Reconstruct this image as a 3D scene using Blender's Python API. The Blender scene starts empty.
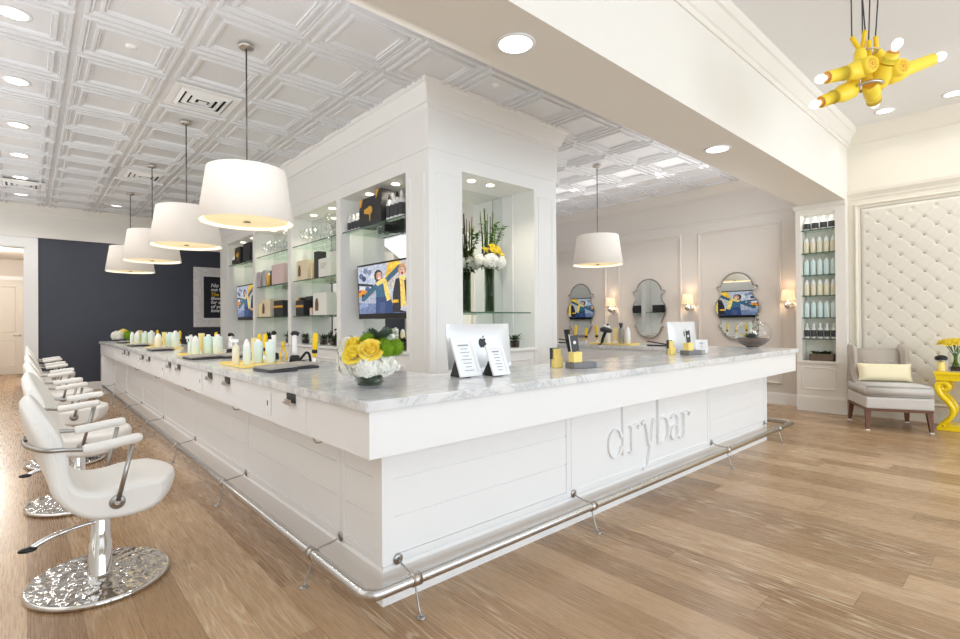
import bpy, bmesh, math, random
from mathutils import Vector, Matrix, Euler
random.seed(7)
PI = math.pi
C = bpy.context.scene.collection
sc = bpy.context.scene

# ------------------------------------------------------------------ materials
def nt(name):
    m = bpy.data.materials.new(name); m.use_nodes = True
    n = m.node_tree; n.nodes.clear()
    o = n.nodes.new('ShaderNodeOutputMaterial')
    return m, n, o
def lin(c):
    f = lambda v: v / 12.92 if v <= 0.04045 else ((v + 0.055) / 1.055) ** 2.4
    return tuple(f(v / 255.0) for v in c) + (1.0,)
def mat(name, rgb, rough=0.5, metal=0.0, noise=0.04, scale=30.0, bump=0.0, emit=0.0, ergb=None, coat=0.0, trans=0.0, sheen=0.0, ior=1.45, sss=0.0):
    m, n, o = nt(name)
    p = n.nodes.new('ShaderNodeBsdfPrincipled'); n.links.new(p.outputs[0], o.inputs[0])
    c = lin(rgb)
    tc = n.nodes.new('ShaderNodeTexCoord'); nz = n.nodes.new('ShaderNodeTexNoise')
    nz.inputs['Scale'].default_value = scale; nz.inputs['Detail'].default_value = 3
    n.links.new(tc.outputs['Object'], nz.inputs['Vector'])
    mx = n.nodes.new('ShaderNodeMix'); mx.data_type = 'RGBA'
    mx.inputs[6].default_value = tuple(v * (1 - noise) for v in c[:3]) + (1,)
    mx.inputs[7].default_value = tuple(min(1, v * (1 + noise)) for v in c[:3]) + (1,)
    n.links.new(nz.outputs['Fac'], mx.inputs[0]); n.links.new(mx.outputs[2], p.inputs['Base Color'])
    p.inputs['Roughness'].default_value = rough; p.inputs['Metallic'].default_value = metal
    p.inputs['IOR'].default_value = ior
    if coat: p.inputs['Coat Weight'].default_value = coat; p.inputs['Coat Roughness'].default_value = 0.08
    if trans: p.inputs['Transmission Weight'].default_value = trans
    if sheen: p.inputs['Sheen Weight'].default_value = sheen
    if sss: p.inputs['Subsurface Weight'].default_value = sss
    if emit:
        p.inputs['Emission Color'].default_value = lin(ergb or rgb); p.inputs['Emission Strength'].default_value = emit
    if bump:
        b = n.nodes.new('ShaderNodeBump'); b.inputs['Strength'].default_value = bump; b.inputs['Distance'].default_value = 0.01
        n.links.new(nz.outputs['Fac'], b.inputs['Height']); n.links.new(b.outputs[0], p.inputs['Normal'])
    return m
def glassy(name, tint, gloss=0.12, rough=0.02):
    m, n, o = nt(name)
    t = n.nodes.new('ShaderNodeBsdfTransparent'); t.inputs[0].default_value = lin(tint)
    g = n.nodes.new('ShaderNodeBsdfGlossy'); g.inputs['Roughness'].default_value = rough
    l = n.nodes.new('ShaderNodeLayerWeight'); l.inputs['Blend'].default_value = gloss
    nz = n.nodes.new('ShaderNodeTexNoise'); nz.inputs['Scale'].default_value = 3
    ma = n.nodes.new('ShaderNodeMath'); ma.operation = 'MULTIPLY_ADD'; ma.inputs[1].default_value = 0.04
    n.links.new(nz.outputs['Fac'], ma.inputs[0]); n.links.new(l.outputs['Facing'], ma.inputs[2])
    ms = n.nodes.new('ShaderNodeMixShader')
    mm = n.nodes.new('ShaderNodeMath'); mm.operation = 'MULTIPLY'; mm.inputs[1].default_value = 0.6; mm.use_clamp = True
    n.links.new(ma.outputs[0], mm.inputs[0]); n.links.new(mm.outputs[0], ms.inputs[0])
    n.links.new(t.outputs[0], ms.inputs[1]); n.links.new(g.outputs[0], ms.inputs[2]); n.links.new(ms.outputs[0], o.inputs[0])
    return m
def vcol(name, emit=0.0, rough=0.5):
    m, n, o = nt(name)
    a = n.nodes.new('ShaderNodeVertexColor'); a.layer_name = 'Col'
    p = n.nodes.new('ShaderNodeBsdfPrincipled'); p.inputs['Roughness'].default_value = rough
    n.links.new(a.outputs[0], p.inputs['Base Color'])
    if emit:
        n.links.new(a.outputs[0], p.inputs['Emission Color']); p.inputs['Emission Strength'].default_value = emit
    n.links.new(p.outputs[0], o.inputs[0]); return m

M = {}
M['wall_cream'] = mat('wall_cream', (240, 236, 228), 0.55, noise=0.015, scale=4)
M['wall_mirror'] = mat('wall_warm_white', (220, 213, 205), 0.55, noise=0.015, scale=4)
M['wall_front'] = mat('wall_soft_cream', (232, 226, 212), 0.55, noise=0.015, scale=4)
M['navy'] = mat('navy_paint', (68, 72, 84), 0.5, noise=0.05, scale=6)
M['white'] = mat('white_paint', (243, 242, 240), 0.35, noise=0.01, scale=5)
M['bar_white'] = mat('bar_white_lacquer', (243, 243, 243), 0.3, noise=0.01, scale=5)
M['ceil'] = mat('ceiling_tile_paint', (226, 226, 228), 0.22, noise=0.02, scale=3, bump=0.02)
M['plain_ceil'] = mat('plain_ceiling_paint', (236, 236, 236), 0.6, noise=0.01, scale=3)
M['nickel'] = mat('brushed_nickel', (190, 184, 176), 0.28, 1.0, noise=0.06, scale=80)
M['steel'] = mat('brushed_steel', (200, 199, 197), 0.27, 1.0, noise=0.05, scale=60)
M['chrome'] = mat('chrome', (225, 225, 225), 0.06, 1.0, noise=0.02)
M['dark_metal'] = mat('dark_grey_metal', (172, 170, 167), 0.35, 1.0, noise=0.05)
M['black'] = mat('black_plastic', (20, 20, 22), 0.35, noise=0.1)
M['dkgrey'] = mat('dark_grey_plastic', (62, 62, 66), 0.45, noise=0.06)
M['midgrey'] = mat('mid_grey_board', (125, 124, 126), 0.6, noise=0.05)
M['ltgrey'] = mat('light_grey_cover', (170, 166, 160), 0.6, noise=0.05, scale=60)
M['leather'] = mat('white_leatherette', (238, 236, 232), 0.38, noise=0.012, scale=20)
M['silver'] = mat('satin_aluminium', (228, 230, 233), 0.38, 0.35, noise=0.015)
M['yellow'] = mat('yellow_plastic', (244, 204, 24), 0.35, noise=0.05)
M['dryer_yellow'] = mat('satin_yellow', (252, 222, 66), 0.4, noise=0.03)
M['yellow_gloss'] = mat('yellow_lacquer', (250, 218, 20), 0.2, noise=0.03, coat=0.4)
M['frost'] = mat('frosted_bottle', (226, 228, 226), 0.3, noise=0.03)
M['tray'] = mat('yellow_tray_board', (252, 224, 134), 0.55, noise=0.05)
M['mint'] = mat('mint_bottle', (212, 234, 226), 0.35, noise=0.03)
M['aqua'] = mat('aqua_bottle', (222, 240, 240), 0.35, noise=0.03)
M['palemint'] = mat('pale_mint_bottle', (228, 239, 232), 0.35, noise=0.03)
M['cream'] = mat('cream_bottle', (240, 232, 208), 0.38, noise=0.03)
M['vanilla'] = mat('vanilla_tube', (247, 228, 164), 0.4, noise=0.03)
M['cap'] = mat('white_cap', (244, 244, 244), 0.35, noise=0.02)
M['boxcream'] = mat('cream_carton', (232, 218, 188), 0.55, noise=0.03)
M['label'] = mat('charcoal_label', (66, 66, 70), 0.5, noise=0.06)
M['boxblack'] = mat('black_carton', (46, 46, 48), 0.5, noise=0.08)
M['boxlilac'] = mat('lilac_grey_carton', (186, 178, 184), 0.5, noise=0.03)
M['boxpink'] = mat('pink_carton', (224, 200, 198), 0.5, noise=0.03)
M['boxwhite'] = mat('off_white_carton', (232, 234, 226), 0.5, noise=0.03)
M['gold'] = mat('gold_foil', (232, 176, 60), 0.4, 0.2, noise=0.05)
M['mirror'] = mat('mirror_silvering', (232, 236, 233), 0.01, 1.0, noise=0.004, scale=2)
M['glass'] = glassy('clear_glass', (253, 254, 254), 0.22)
M['shelfglass'] = glassy('shelf_glass', (244, 251, 247), 0.06)
M['edgeglass'] = mat('green_glass_edge', (50, 88, 76), 0.15, noise=0.15, scale=10)
M['water'] = glassy('vase_water', (214, 224, 208), 0.15)
M['shade'] = mat('linen_shade', (238, 233, 226), 0.8, noise=0.03, scale=120, emit=0.14, ergb=(255, 238, 222))
M['diffuser'] = mat('glowing_diffuser', (250, 236, 200), 0.6, noise=0.02, emit=0.55, ergb=(255, 230, 180))
M['shadein'] = mat('shade_lining', (255, 248, 232), 0.7, noise=0.01, emit=0.55, ergb=(255, 244, 220))
M['sconceshade'] = mat('lit_sconce_shade', (250, 225, 190), 0.7, noise=0.02, emit=0.75, ergb=(255, 222, 176))
M['lamp'] = mat('lit_lens', (255, 255, 255), 0.4, noise=0.0, emit=4.0, ergb=(255, 252, 246))
M['warmlamp'] = mat('lit_warm_lens', (255, 255, 255), 0.4, noise=0.0, emit=4.0, ergb=(255, 240, 210))
M['bulb'] = mat('lit_bulb', (255, 255, 255), 0.2, noise=0.0, emit=1.8, ergb=(255, 246, 232))
M['copper'] = mat('orange_socket', (206, 146, 70), 0.45, 0.2, noise=0.1)
M['fabric'] = mat('taupe_upholstery', (186, 176, 164), 0.9, noise=0.08, scale=200, bump=0.15, sheen=0.2)
M['fabric_lt'] = mat('pale_taupe_upholstery', (206, 201, 194), 0.9, noise=0.06, scale=200, bump=0.15, sheen=0.2)
M['pillow'] = mat('butter_cushion_cloth', (243, 232, 196), 0.85, noise=0.05, scale=150, bump=0.1)
M['tuft'] = mat('cream_tufted_leather', (232, 226, 214), 0.42, noise=0.02, scale=30)
M['tuftbtn'] = mat('taupe_button', (196, 184, 168), 0.5, noise=0.05)
M['walnut'] = mat('walnut_leg', (108, 68, 44), 0.4, noise=0.25, scale=18)
M['petal_w'] = mat('white_petals', (250, 249, 240), 0.75, noise=0.03, scale=40)
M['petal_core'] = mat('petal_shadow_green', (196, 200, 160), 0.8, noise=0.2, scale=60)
M['petal_g'] = mat('pale_green_petals', (226, 230, 200), 0.75, noise=0.08, scale=40)
M['petal_y'] = mat('yellow_petals', (255, 226, 84), 0.6, noise=0.12, scale=30)
M['petal_yl'] = mat('light_yellow_petals', (252, 222, 92), 0.6, noise=0.1, scale=30)
M['moss'] = mat('lime_green_blooms', (116, 152, 24), 0.85, noise=0.35, scale=60)
M['leaf'] = mat('green_leaf', (96, 132, 46), 0.5, noise=0.25, scale=20)
M['darkleaf'] = mat('dark_green_leaf', (52, 70, 40), 0.55, noise=0.3, scale=20)
M['succulent'] = mat('grey_green_leaf', (88, 106, 92), 0.55, noise=0.2, scale=25)
M['stem'] = mat('brown_green_stem', (52, 60, 30), 0.6, noise=0.25, scale=20)
M['soil'] = mat('dark_soil', (54, 40, 32), 0.9, noise=0.4, scale=60, bump=0.4)
M['bark'] = mat('grey_brown_planter', (112, 96, 84), 0.8, noise=0.3, scale=25, bump=0.3)
M['paper'] = mat('white_paper', (240, 241, 243), 0.7, noise=0.015)
M['ink'] = mat('grey_print', (150, 156, 166), 0.7, noise=0.03)
M['textwhite'] = mat('white_lettering', (235, 236, 240), 0.6, noise=0.02)
M['textyellow'] = mat('yellow_lettering', (236, 200, 40), 0.6, noise=0.02)
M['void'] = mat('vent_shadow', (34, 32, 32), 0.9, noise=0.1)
def picmat():
    m, n, o = nt('screen_picture')
    a = n.nodes.new('ShaderNodeVertexColor'); a.layer_name = 'Col'
    tc = n.nodes.new('ShaderNodeTexCoord'); nz = n.nodes.new('ShaderNodeTexNoise'); nz.inputs['Scale'].default_value = 28; nz.inputs['Detail'].default_value = 6; nz.inputs['Roughness'].default_value = .7
    n.links.new(tc.outputs['Object'], nz.inputs['Vector'])
    r = n.nodes.new('ShaderNodeValToRGB'); r.color_ramp.elements[0].position = .36; r.color_ramp.elements[0].color = (.32, .34, .40, 1); r.color_ramp.elements[1].position = .62; r.color_ramp.elements[1].color = (1.0, 1.0, 1.0, 1)
    n.links.new(nz.outputs['Fac'], r.inputs[0])
    x = n.nodes.new('ShaderNodeMix'); x.data_type = 'RGBA'; x.blend_type = 'MULTIPLY'; x.inputs[0].default_value = .75
    n.links.new(a.outputs[0], x.inputs[6]); n.links.new(r.outputs[0], x.inputs[7])
    p = n.nodes.new('ShaderNodeBsdfPrincipled'); p.inputs['Roughness'].default_value = .35
    n.links.new(x.outputs[2], p.inputs['Base Color']); n.links.new(x.outputs[2], p.inputs['Emission Color']); p.inputs['Emission Strength'].default_value = .6
    n.links.new(p.outputs[0], o.inputs[0]); return m
M['pic'] = picmat()
M['oakdoor'] = mat('door_paint', (228, 224, 216), 0.45, noise=0.015)
M['pearl'] = None

def pearl():   # mottled whitewashed picture frame
    m, n, o = nt('whitewashed_frame')
    p = n.nodes.new('ShaderNodeBsdfPrincipled'); n.links.new(p.outputs[0], o.inputs[0])
    tc = n.nodes.new('ShaderNodeTexCoord'); nz = n.nodes.new('ShaderNodeTexVoronoi'); nz.inputs['Scale'].default_value = 26
    r = n.nodes.new('ShaderNodeValToRGB'); r.color_ramp.elements[0].color = lin((224, 222, 222)); r.color_ramp.elements[1].color = lin((248, 247, 246))
    n.links.new(tc.outputs['Object'], nz.inputs['Vector']); n.links.new(nz.outputs['Color'], r.inputs[0]); n.links.new(r.outputs[0], p.inputs['Base Color'])
    p.inputs['Roughness'].default_value = 0.4
    return m
M['pearl'] = pearl()

def marble():
    m, n, o = nt('grey_veined_marble')
    L = n.links.new
    p = n.nodes.new('ShaderNodeBsdfPrincipled'); L(p.outputs[0], o.inputs[0])
    tc = n.nodes.new('ShaderNodeTexCoord'); mp = n.nodes.new('ShaderNodeMapping')
    mp.inputs['Rotation'].default_value = (0.3, 0.5, 0.7); mp.inputs['Scale'].default_value = (1.0, 1.6, 1.3)
    L(tc.outputs['Object'], mp.inputs[0])
    n1 = n.nodes.new('ShaderNodeTexNoise'); n1.inputs['Scale'].default_value = 2.4; n1.inputs['Detail'].default_value = 7; n1.inputs['Roughness'].default_value = 0.65; n1.inputs['Distortion'].default_value = 1.6
    L(mp.outputs[0], n1.inputs['Vector'])
    r1 = n.nodes.new('ShaderNodeValToRGB')
    e = r1.color_ramp.elements; e[0].position = 0.468; e[0].color = (0, 0, 0, 1); e[1].position = 0.532; e[1].color = (0, 0, 0, 1)
    k = e.new(0.50); k.color = (1, 1, 1, 1)
    L(n1.outputs['Fac'], r1.inputs[0])
    n2 = n.nodes.new('ShaderNodeTexNoise'); n2.inputs['Scale'].default_value = 3.2; n2.inputs['Detail'].default_value = 6; n2.inputs['Distortion'].default_value = 0.8
    L(mp.outputs[0], n2.inputs['Vector'])
    r2 = n.nodes.new('ShaderNodeValToRGB'); r2.color_ramp.elements[0].position = 0.35; r2.color_ramp.elements[0].color = lin((212, 214, 216)); r2.color_ramp.elements[1].position = 0.62; r2.color_ramp.elements[1].color = lin((236, 236, 236))
    L(n2.outputs['Fac'], r2.inputs[0])
    mx = n.nodes.new('ShaderNodeMix'); mx.data_type = 'RGBA'; mx.inputs[7].default_value = lin((168, 172, 180))
    ml = n.nodes.new('ShaderNodeMath'); ml.operation = 'MULTIPLY'; ml.inputs[1].default_value = 0.55
    L(r1.outputs[0], ml.inputs[0]); L(ml.outputs[0], mx.inputs[0]); L(r2.outputs[0], mx.inputs[6]); L(mx.outputs[2], p.inputs['Base Color'])
    p.inputs['Roughness'].default_value = 0.16
    return m
M['marble'] = marble()

def planks():
    m, n, o = nt('limed_oak_planks')
    L = n.links.new
    def N(t): return n.nodes.new(t)
    def math_(op, a, b=None, clamp=False):
        k = N('ShaderNodeMath'); k.operation = op; k.use_clamp = clamp
        for i, v in enumerate((a, b)):
            if v is None: continue
            if isinstance(v, (int, float)): k.inputs[i].default_value = v
            else: L(v, k.inputs[i])
        return k.outputs[0]
    p = N('ShaderNodeBsdfPrincipled'); L(p.outputs[0], o.inputs[0])
    tc = N('ShaderNodeTexCoord'); sx = N('ShaderNodeSeparateXYZ'); L(tc.outputs['Object'], sx.inputs[0])
    W, LEN = 0.19, 2.2
    u = math_('DIVIDE', sx.outputs[0], W); iu = math_('FLOOR', u); fu = math_('FRACT', u)
    wn = N('ShaderNodeTexWhiteNoise'); wn.noise_dimensions = '1D'; L(iu, wn.inputs['W'])
    v = math_('ADD', math_('DIVIDE', sx.outputs[1], LEN), math_('MULTIPLY', wn.outputs['Value'], 7.0))
    iv = math_('FLOOR', v); fv = math_('FRACT', v)
    cb = N('ShaderNodeCombineXYZ'); L(iu, cb.inputs[0]); L(iv, cb.inputs[1])
    wn2 = N('ShaderNodeTexWhiteNoise'); wn2.noise_dimensions = '2D'; L(cb.outputs[0], wn2.inputs['Vector'])
    # grain coordinates, shifted per plank
    c2 = N('ShaderNodeCombineXYZ')
    L(math_('ADD', math_('MULTIPLY', sx.outputs[0], 9.0), math_('MULTIPLY', wn2.outputs['Value'], 40.0)), c2.inputs[0])
    L(math_('ADD', math_('MULTIPLY', sx.outputs[1], 0.8), math_('MULTIPLY', wn2.outputs['Value'], 90.0)), c2.inputs[1])
    g = N('ShaderNodeTexNoise'); g.inputs['Scale'].default_value = 1.0; g.inputs['Detail'].default_value = 2; g.inputs['Roughness'].default_value = 0.5
    L(c2.outputs[0], g.inputs['Vector'])
    rings = math_('SINE', math_('MULTIPLY', g.outputs['Fac'], 64.0))
    rr = N('ShaderNodeValToRGB'); rr.color_ramp.elements[0].position = 0.70; rr.color_ramp.elements[0].color = (0, 0, 0, 1); rr.color_ramp.elements[1].position = 1.0
    L(math_('MULTIPLY_ADD', rings, 0.5), rr.inputs[0]); 
    rr.inputs[0].links[0].from_node.inputs[2].default_value = 0.5
    f = N('ShaderNodeTexNoise'); f.inputs['Scale'].default_value = 1.0; f.inputs['Detail'].default_value = 4
    c3 = N('ShaderNodeCombineXYZ'); L(math_('MULTIPLY', sx.outputs[0], 160.0), c3.inputs[0]); L(math_('MULTIPLY', sx.outputs[1], 5.0), c3.inputs[1]); L(c3.outputs[0], f.inputs['Vector'])
    base = N('ShaderNodeValToRGB')
    e = base.color_ramp.elements
    e[0].position = 0.0; e[0].color = lin((150, 116, 82)); e[1].position = 1.0; e[1].color = lin((198, 166, 130))
    k = e.new(0.5); k.color = lin((172, 138, 102))
    L(wn2.outputs['Value'], base.inputs[0])
    m1 = N('ShaderNodeMix'); m1.data_type = 'RGBA'; m1.inputs[7].default_value = lin((230, 210, 180))
    L(math_('MULTIPLY', math_('MULTIPLY', rr.outputs[0], f.outputs['Fac']), math_('MULTIPLY', math_('FRACT', math_('MULTIPLY', wn2.outputs['Value'], 13.7)), 1.05), True), m1.inputs[0]); L(base.outputs[0], m1.inputs[6])
    m2 = N('ShaderNodeMix'); m2.data_type = 'RGBA'; m2.blend_type = 'MULTIPLY'; m2.inputs[0].default_value = 0.45
    fr = N('ShaderNodeValToRGB'); fr.color_ramp.elements[0].position = 0.3; fr.color_ramp.elements[0].color = (0.62, 0.58, 0.54, 1); fr.color_ramp.elements[1].position = 0.7; fr.color_ramp.elements[1].color = (1, 1, 1, 1)
    L(f.outputs['Fac'], fr.inputs[0]); L(m1.outputs[2], m2.inputs[6]); L(fr.outputs[0], m2.inputs[7])
    # seams
    du = math_('MULTIPLY', math_('MINIMUM', fu, math_('SUBTRACT', 1.0, fu)), W)
    dv = math_('MULTIPLY', math_('MINIMUM', fv, math_('SUBTRACT', 1.0, fv)), LEN)
    seam = math_('LESS_THAN', math_('MINIMUM', du, dv), 0.0016)
    m3 = N('ShaderNodeMix'); m3.data_type = 'RGBA'; m3.inputs[7].default_value = lin((112, 82, 56))
    L(math_('MULTIPLY', seam, 0.75), m3.inputs[0]); L(m2.outputs[2], m3.inputs[6]); L(m3.outputs[2], p.inputs['Base Color'])
    ro = N('ShaderNodeMapRange'); ro.inputs['To Min'].default_value = 0.2; ro.inputs['To Max'].default_value = 0.36
    L(f.outputs['Fac'], ro.inputs[0]); L(ro.outputs[0], p.inputs['Roughness'])
    b = N('ShaderNodeBump'); b.inputs['Strength'].default_value = 0.05; b.inputs['Distance'].default_value = 0.002
    L(math_('SUBTRACT', f.outputs['Fac'], math_('MULTIPLY', seam, 1.0)), b.inputs['Height']); L(b.outputs[0], p.inputs['Normal'])
    return m
M['oak'] = planks()

def hammered():
    m, n, o = nt('hammered_chrome')
    p = n.nodes.new('ShaderNodeBsdfPrincipled'); n.links.new(p.outputs[0], o.inputs[0])
    p.inputs['Base Color'].default_value = lin((198, 197, 195)); p.inputs['Metallic'].default_value = 1; p.inputs['Roughness'].default_value = 0.07
    tc = n.nodes.new('ShaderNodeTexCoord'); v = n.nodes.new('ShaderNodeTexVoronoi'); v.inputs['Scale'].default_value = 26; v.feature = 'SMOOTH_F1'
    n.links.new(tc.outputs['Object'], v.inputs['Vector'])
    b = n.nodes.new('ShaderNodeBump'); b.inputs['Strength'].default_value = 0.55; b.inputs['Distance'].default_value = 0.02
    n.links.new(v.outputs['Distance'], b.inputs['Height']); n.links.new(b.outputs[0], p.inputs['Normal'])
    return m
M['hammered'] = hammered()

# ------------------------------------------------------------------ mesh helpers
class MB:
    def __init__(s): s.v = []; s.f = []; s.mi = []; s.sm = []; s.col = []
    def add(s, verts, faces, mi=0, smooth=False, T=None, col=None):
        b = len(s.v)
        for p in verts:
            p = Vector(p)
            s.v.append(tuple(T @ p) if T else tuple(p))
        for f in faces:
            s.f.append(tuple(i + b for i in f)); s.mi.append(mi); s.sm.append(smooth); s.col.append(col)
        return s
    def box(s, x0, x1, y0, y1, z0, z1, mi=0, T=None, bev=0.0):
        if bev <= 0:
            v = [(x, y, z) for z in (z0, z1) for y in (y0, y1) for x in (x0, x1)]
            f = [(0, 2, 3, 1), (4, 5, 7, 6), (0, 1, 5, 4), (2, 6, 7, 3), (0, 4, 6, 2), (1, 3, 7, 5)]
            return s.add(v, f, mi, False, T)
        bm = bmesh.new(); bmesh.ops.create_cube(bm, size=1)
        for q in bm.verts:
            q.co = Vector(((x0 + x1) / 2 + q.co.x * (x1 - x0), (y0 + y1) / 2 + q.co.y * (y1 - y0), (z0 + z1) / 2 + q.co.z * (z1 - z0)))
        bmesh.ops.bevel(bm, geom=bm.edges[:], offset=bev, segments=2, affect='EDGES', profile=0.5)
        return s.bm(bm, mi, False, T)
    def bm(s, bm, mi=0, smooth=True, T=None):
        bm.verts.index_update()
        v = [q.co.copy() for q in bm.verts]; f = [[q.index for q in g.verts] for g in bm.faces]
        bm.free(); return s.add(v, f, mi, smooth, T)
    def lathe(s, prof, n=24, mi=0, T=None, smooth=True, cap=True, sx=1.0, sy=1.0):
        v = []; f = []
        for r, z in prof:
            for i in range(n):
                a = 2 * PI * i / n; v.append((r * math.cos(a) * sx, r * math.sin(a) * sy, z))
        for k in range(len(prof) - 1):
            for i in range(n):
                j = (i + 1) % n; f.append((k * n + i, k * n + j, (k + 1) * n + j, (k + 1) * n + i))
        s.add(v, f, mi, smooth, T)
        if cap:
            for k, rev in ((0, True), (len(prof) - 1, False)):
                if prof[k][0] > 1e-5:
                    ring = [v[k * n + i] for i in range(n)]
                    s.add(ring, [tuple(range(n))[::-1] if rev else tuple(range(n))], mi, False, T)
        return s
    def tube(s, pts, r, n=10, mi=0, T=None, cap=True, closed=False, flat=None):
        pts = [Vector(p) for p in pts]; m = len(pts)
        rs = r if isinstance(r, (list, tuple)) else [r] * m
        v = []; f = []; up = None
        for i, p in enumerate(pts):
            if closed: d = pts[(i + 1) % m] - pts[i - 1]
            else: d = pts[min(i + 1, m - 1)] - pts[max(i - 1, 0)]
            d.normalize()
            if up is None:
                up = Vector((0, 0, 1)) if abs(d.z) < 0.9 else Vector((1, 0, 0))
            a = d.cross(up)
            if a.length < 1e-5: a = d.cross(Vector((0, 1, 0)))
            a.normalize(); b = a.cross(d).normalized(); up = b
            ka, kb = (1, 1) if not flat else flat
            for k in range(n):
                t = 2 * PI * k / n; v.append(p + a * (math.cos(t) * rs[i] * ka) + b * (math.sin(t) * rs[i] * kb))
        for i in range(m if closed else m - 1):
            q = (i + 1) % m
            for k in range(n):
                j = (k + 1) % n; f.append((i * n + k, i * n + j, q * n + j, q * n + k))
        if cap and not closed:
            f.append(tuple(range(n))[::-1]); f.append(tuple((m - 1) * n + k for k in range(n)))
        return s.add(v, f, mi, True, T)
    def prism(s, poly, z0, z1, mi=0, T=None, col=None):
        n = len(poly); v = [(x, y, z0) for x, y in poly] + [(x, y, z1) for x, y in poly]
        f = [tuple(range(n))[::-1], tuple(range(n, 2 * n))] + [(i, (i + 1) % n, (i + 1) % n + n, i + n) for i in range(n)]
        return s.add(v, f, mi, False, T, col)
    def flat(s, poly, z, col=None, mi=0, T=None):
        n = len(poly); return s.add([(x, y, z) for x, y in poly], [tuple(range(n))], mi, False, T, col)
    def ball(s, c, r, mi=0, sub=2, sx=1, sy=1, sz=1, T=None, jit=0.0):
        bm = bmesh.new(); bmesh.ops.create_icosphere(bm, subdivisions=sub, radius=1)
        for q in bm.verts:
            k = 1 + random.uniform(-jit, jit)
            q.co = Vector((c[0] + q.co.x * r * sx * k, c[1] + q.co.y * r * sy * k, c[2] + q.co.z * r * sz * k))
        return s.bm(bm, mi, True, T)
    def build(s, name, mats, parent=None, loc=None, rot=None):
        me = bpy.data.meshes.new(name)
        me.from_pydata(s.v, [], s.f)
        if not isinstance(mats, (list, tuple)): mats = [mats]
        for m in mats: me.materials.append(m)
        me.polygons.foreach_set('material_index', s.mi); me.polygons.foreach_set('use_smooth', s.sm)
        if any(c is not None for c in s.col):
            ca = me.color_attributes.new('Col', 'FLOAT_COLOR', 'CORNER')
            for p in me.polygons:
                c = s.col[p.index] or (1, 1, 1, 1)
                for li in p.loop_indices: ca.data[li].color = c
        me.update()
        bm = bmesh.new(); bm.from_mesh(me); bmesh.ops.recalc_face_normals(bm, faces=bm.faces[:]) if not any(c is not None for c in s.col) else None
        bm.to_mesh(me); bm.free()
        o = bpy.data.objects.new(name, me); C.objects.link(o)
        if parent: o.parent = parent
        if loc: o.location = loc
        if rot: o.rotation_euler = rot
        return o
def tag(o, label, cat, group=None, kind=None):
    o['label'] = label; o['category'] = cat
    if group: o['group'] = group
    if kind: o['kind'] = kind
    return o
def thing(name, label, cat, loc=(0, 0, 0), rz=0.0, group=None):
    o = bpy.data.objects.new(name, None); C.objects.link(o)
    o.location = loc; o.rotation_euler = (0, 0, rz); o.empty_display_size = 0.1
    return tag(o, label, cat, group)
def struct(o, label=None, cat=None):
    o['kind'] = 'structure'
    if label: o['label'] = label; o['category'] = cat
    return o
def kids(o): return [c for c in bpy.data.objects if c.parent == o]
def dup(root, loc, rz=None, label=None, group=None):
    def cp(o, par):
        c = o.copy(); C.objects.link(c)
        if par: c.parent = par
        for ch in kids(o): cp(ch, c)
        return c
    r = cp(root, None); r.location = loc
    if rz is not None: r.rotation_euler = (0, 0, rz)
    if label: r['label'] = label
    if group: r['group'] = group
    return r
def TR(loc, rx=0, ry=0, rz=0, sc_=1.0):
    return Matrix.Translation(loc) @ Euler((rx, ry, rz)).to_matrix().to_4x4() @ Matrix.Scale(sc_, 4)
def aim(p0, p1):   # matrix whose local z runs from p0 to p1
    d = (Vector(p1) - Vector(p0)); q = d.to_track_quat('Z', 'Y')
    return Matrix.Translation(p0) @ q.to_matrix().to_4x4(), d.length
def spline(pts, k=6):
    P = [Vector(p) for p in pts]; out = []
    for i in range(len(P) - 1):
        a = P[max(i - 1, 0)]; b = P[i]; c = P[i + 1]; d = P[min(i + 2, len(P) - 1)]
        for j in range(k):
            t = j / k
            out.append(0.5 * ((2 * b) + (c - a) * t + (2 * a - 5 * b + 4 * c - d) * t * t + (3 * b - a - 3 * c + d) * t ** 3))
    out.append(P[-1]); return out
def sweep(mb, path, prof, closed=True, mi=0):
    """mitred sweep of a profile (out, z) along a level polyline of (x, y); 'out' is to the right of travel"""
    P = [Vector((x, y)) for x, y in path]; n = len(P); rings = []
    for i in range(n):
        if closed: a = (P[i] - P[i - 1]).normalized(); b = (P[(i + 1) % n] - P[i]).normalized()
        else:
            a = (P[i] - P[i - 1]).normalized() if i else (P[1] - P[0]).normalized()
            b = (P[i + 1] - P[i]).normalized() if i < n - 1 else a
        na = Vector((a.y, -a.x)); nb = Vector((b.y, -b.x)); m = (na + nb); m = m / max(m.length_squared / 2, 1e-6)
        rings.append([(P[i].x + m.x * o_, P[i].y + m.y * o_, z) for o_, z in prof])
    v = [p for r in rings for p in r]; k = len(prof); f = []
    for i in range(n if closed else n - 1):
        q = (i + 1) % n
        for j in range(k):
            l = (j + 1) % k; f.append((i * k + j, i * k + l, q * k + l, q * k + j))
    if not closed: f.append(tuple(range(k))); f.append(tuple((n - 1) * k + j for j in range(k))[::-1])
    mb.add(v, f, mi)
def frame_mould(mb, corners, w, t, T, mi=0):
    """rectangular raised moulding, corners (a0,a1,b0,b1) in local xy, projecting +z"""
    a0, a1, b0, b1 = corners
    sweep2 = [(a0, b0), (a1, b0), (a1, b1), (a0, b1)]
    loops = [(0, 0), (0, t * .6), (w * .3, t), (w * .6, t * .5), (w, t * .4), (w, 0)]
    v = []
    for d, z in loops:
        v += [(a0 + d, b0 + d, z), (a1 - d, b0 + d, z), (a1 - d, b1 - d, z), (a0 + d, b1 - d, z)]
    f = []
    for k in range(len(loops) - 1):
        for i in range(4):
            j = (i + 1) % 4; f.append((k * 4 + i, k * 4 + j, (k + 1) * 4 + j, (k + 1) * 4 + i))
    mb.add(v, f, mi, False, T)
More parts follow.
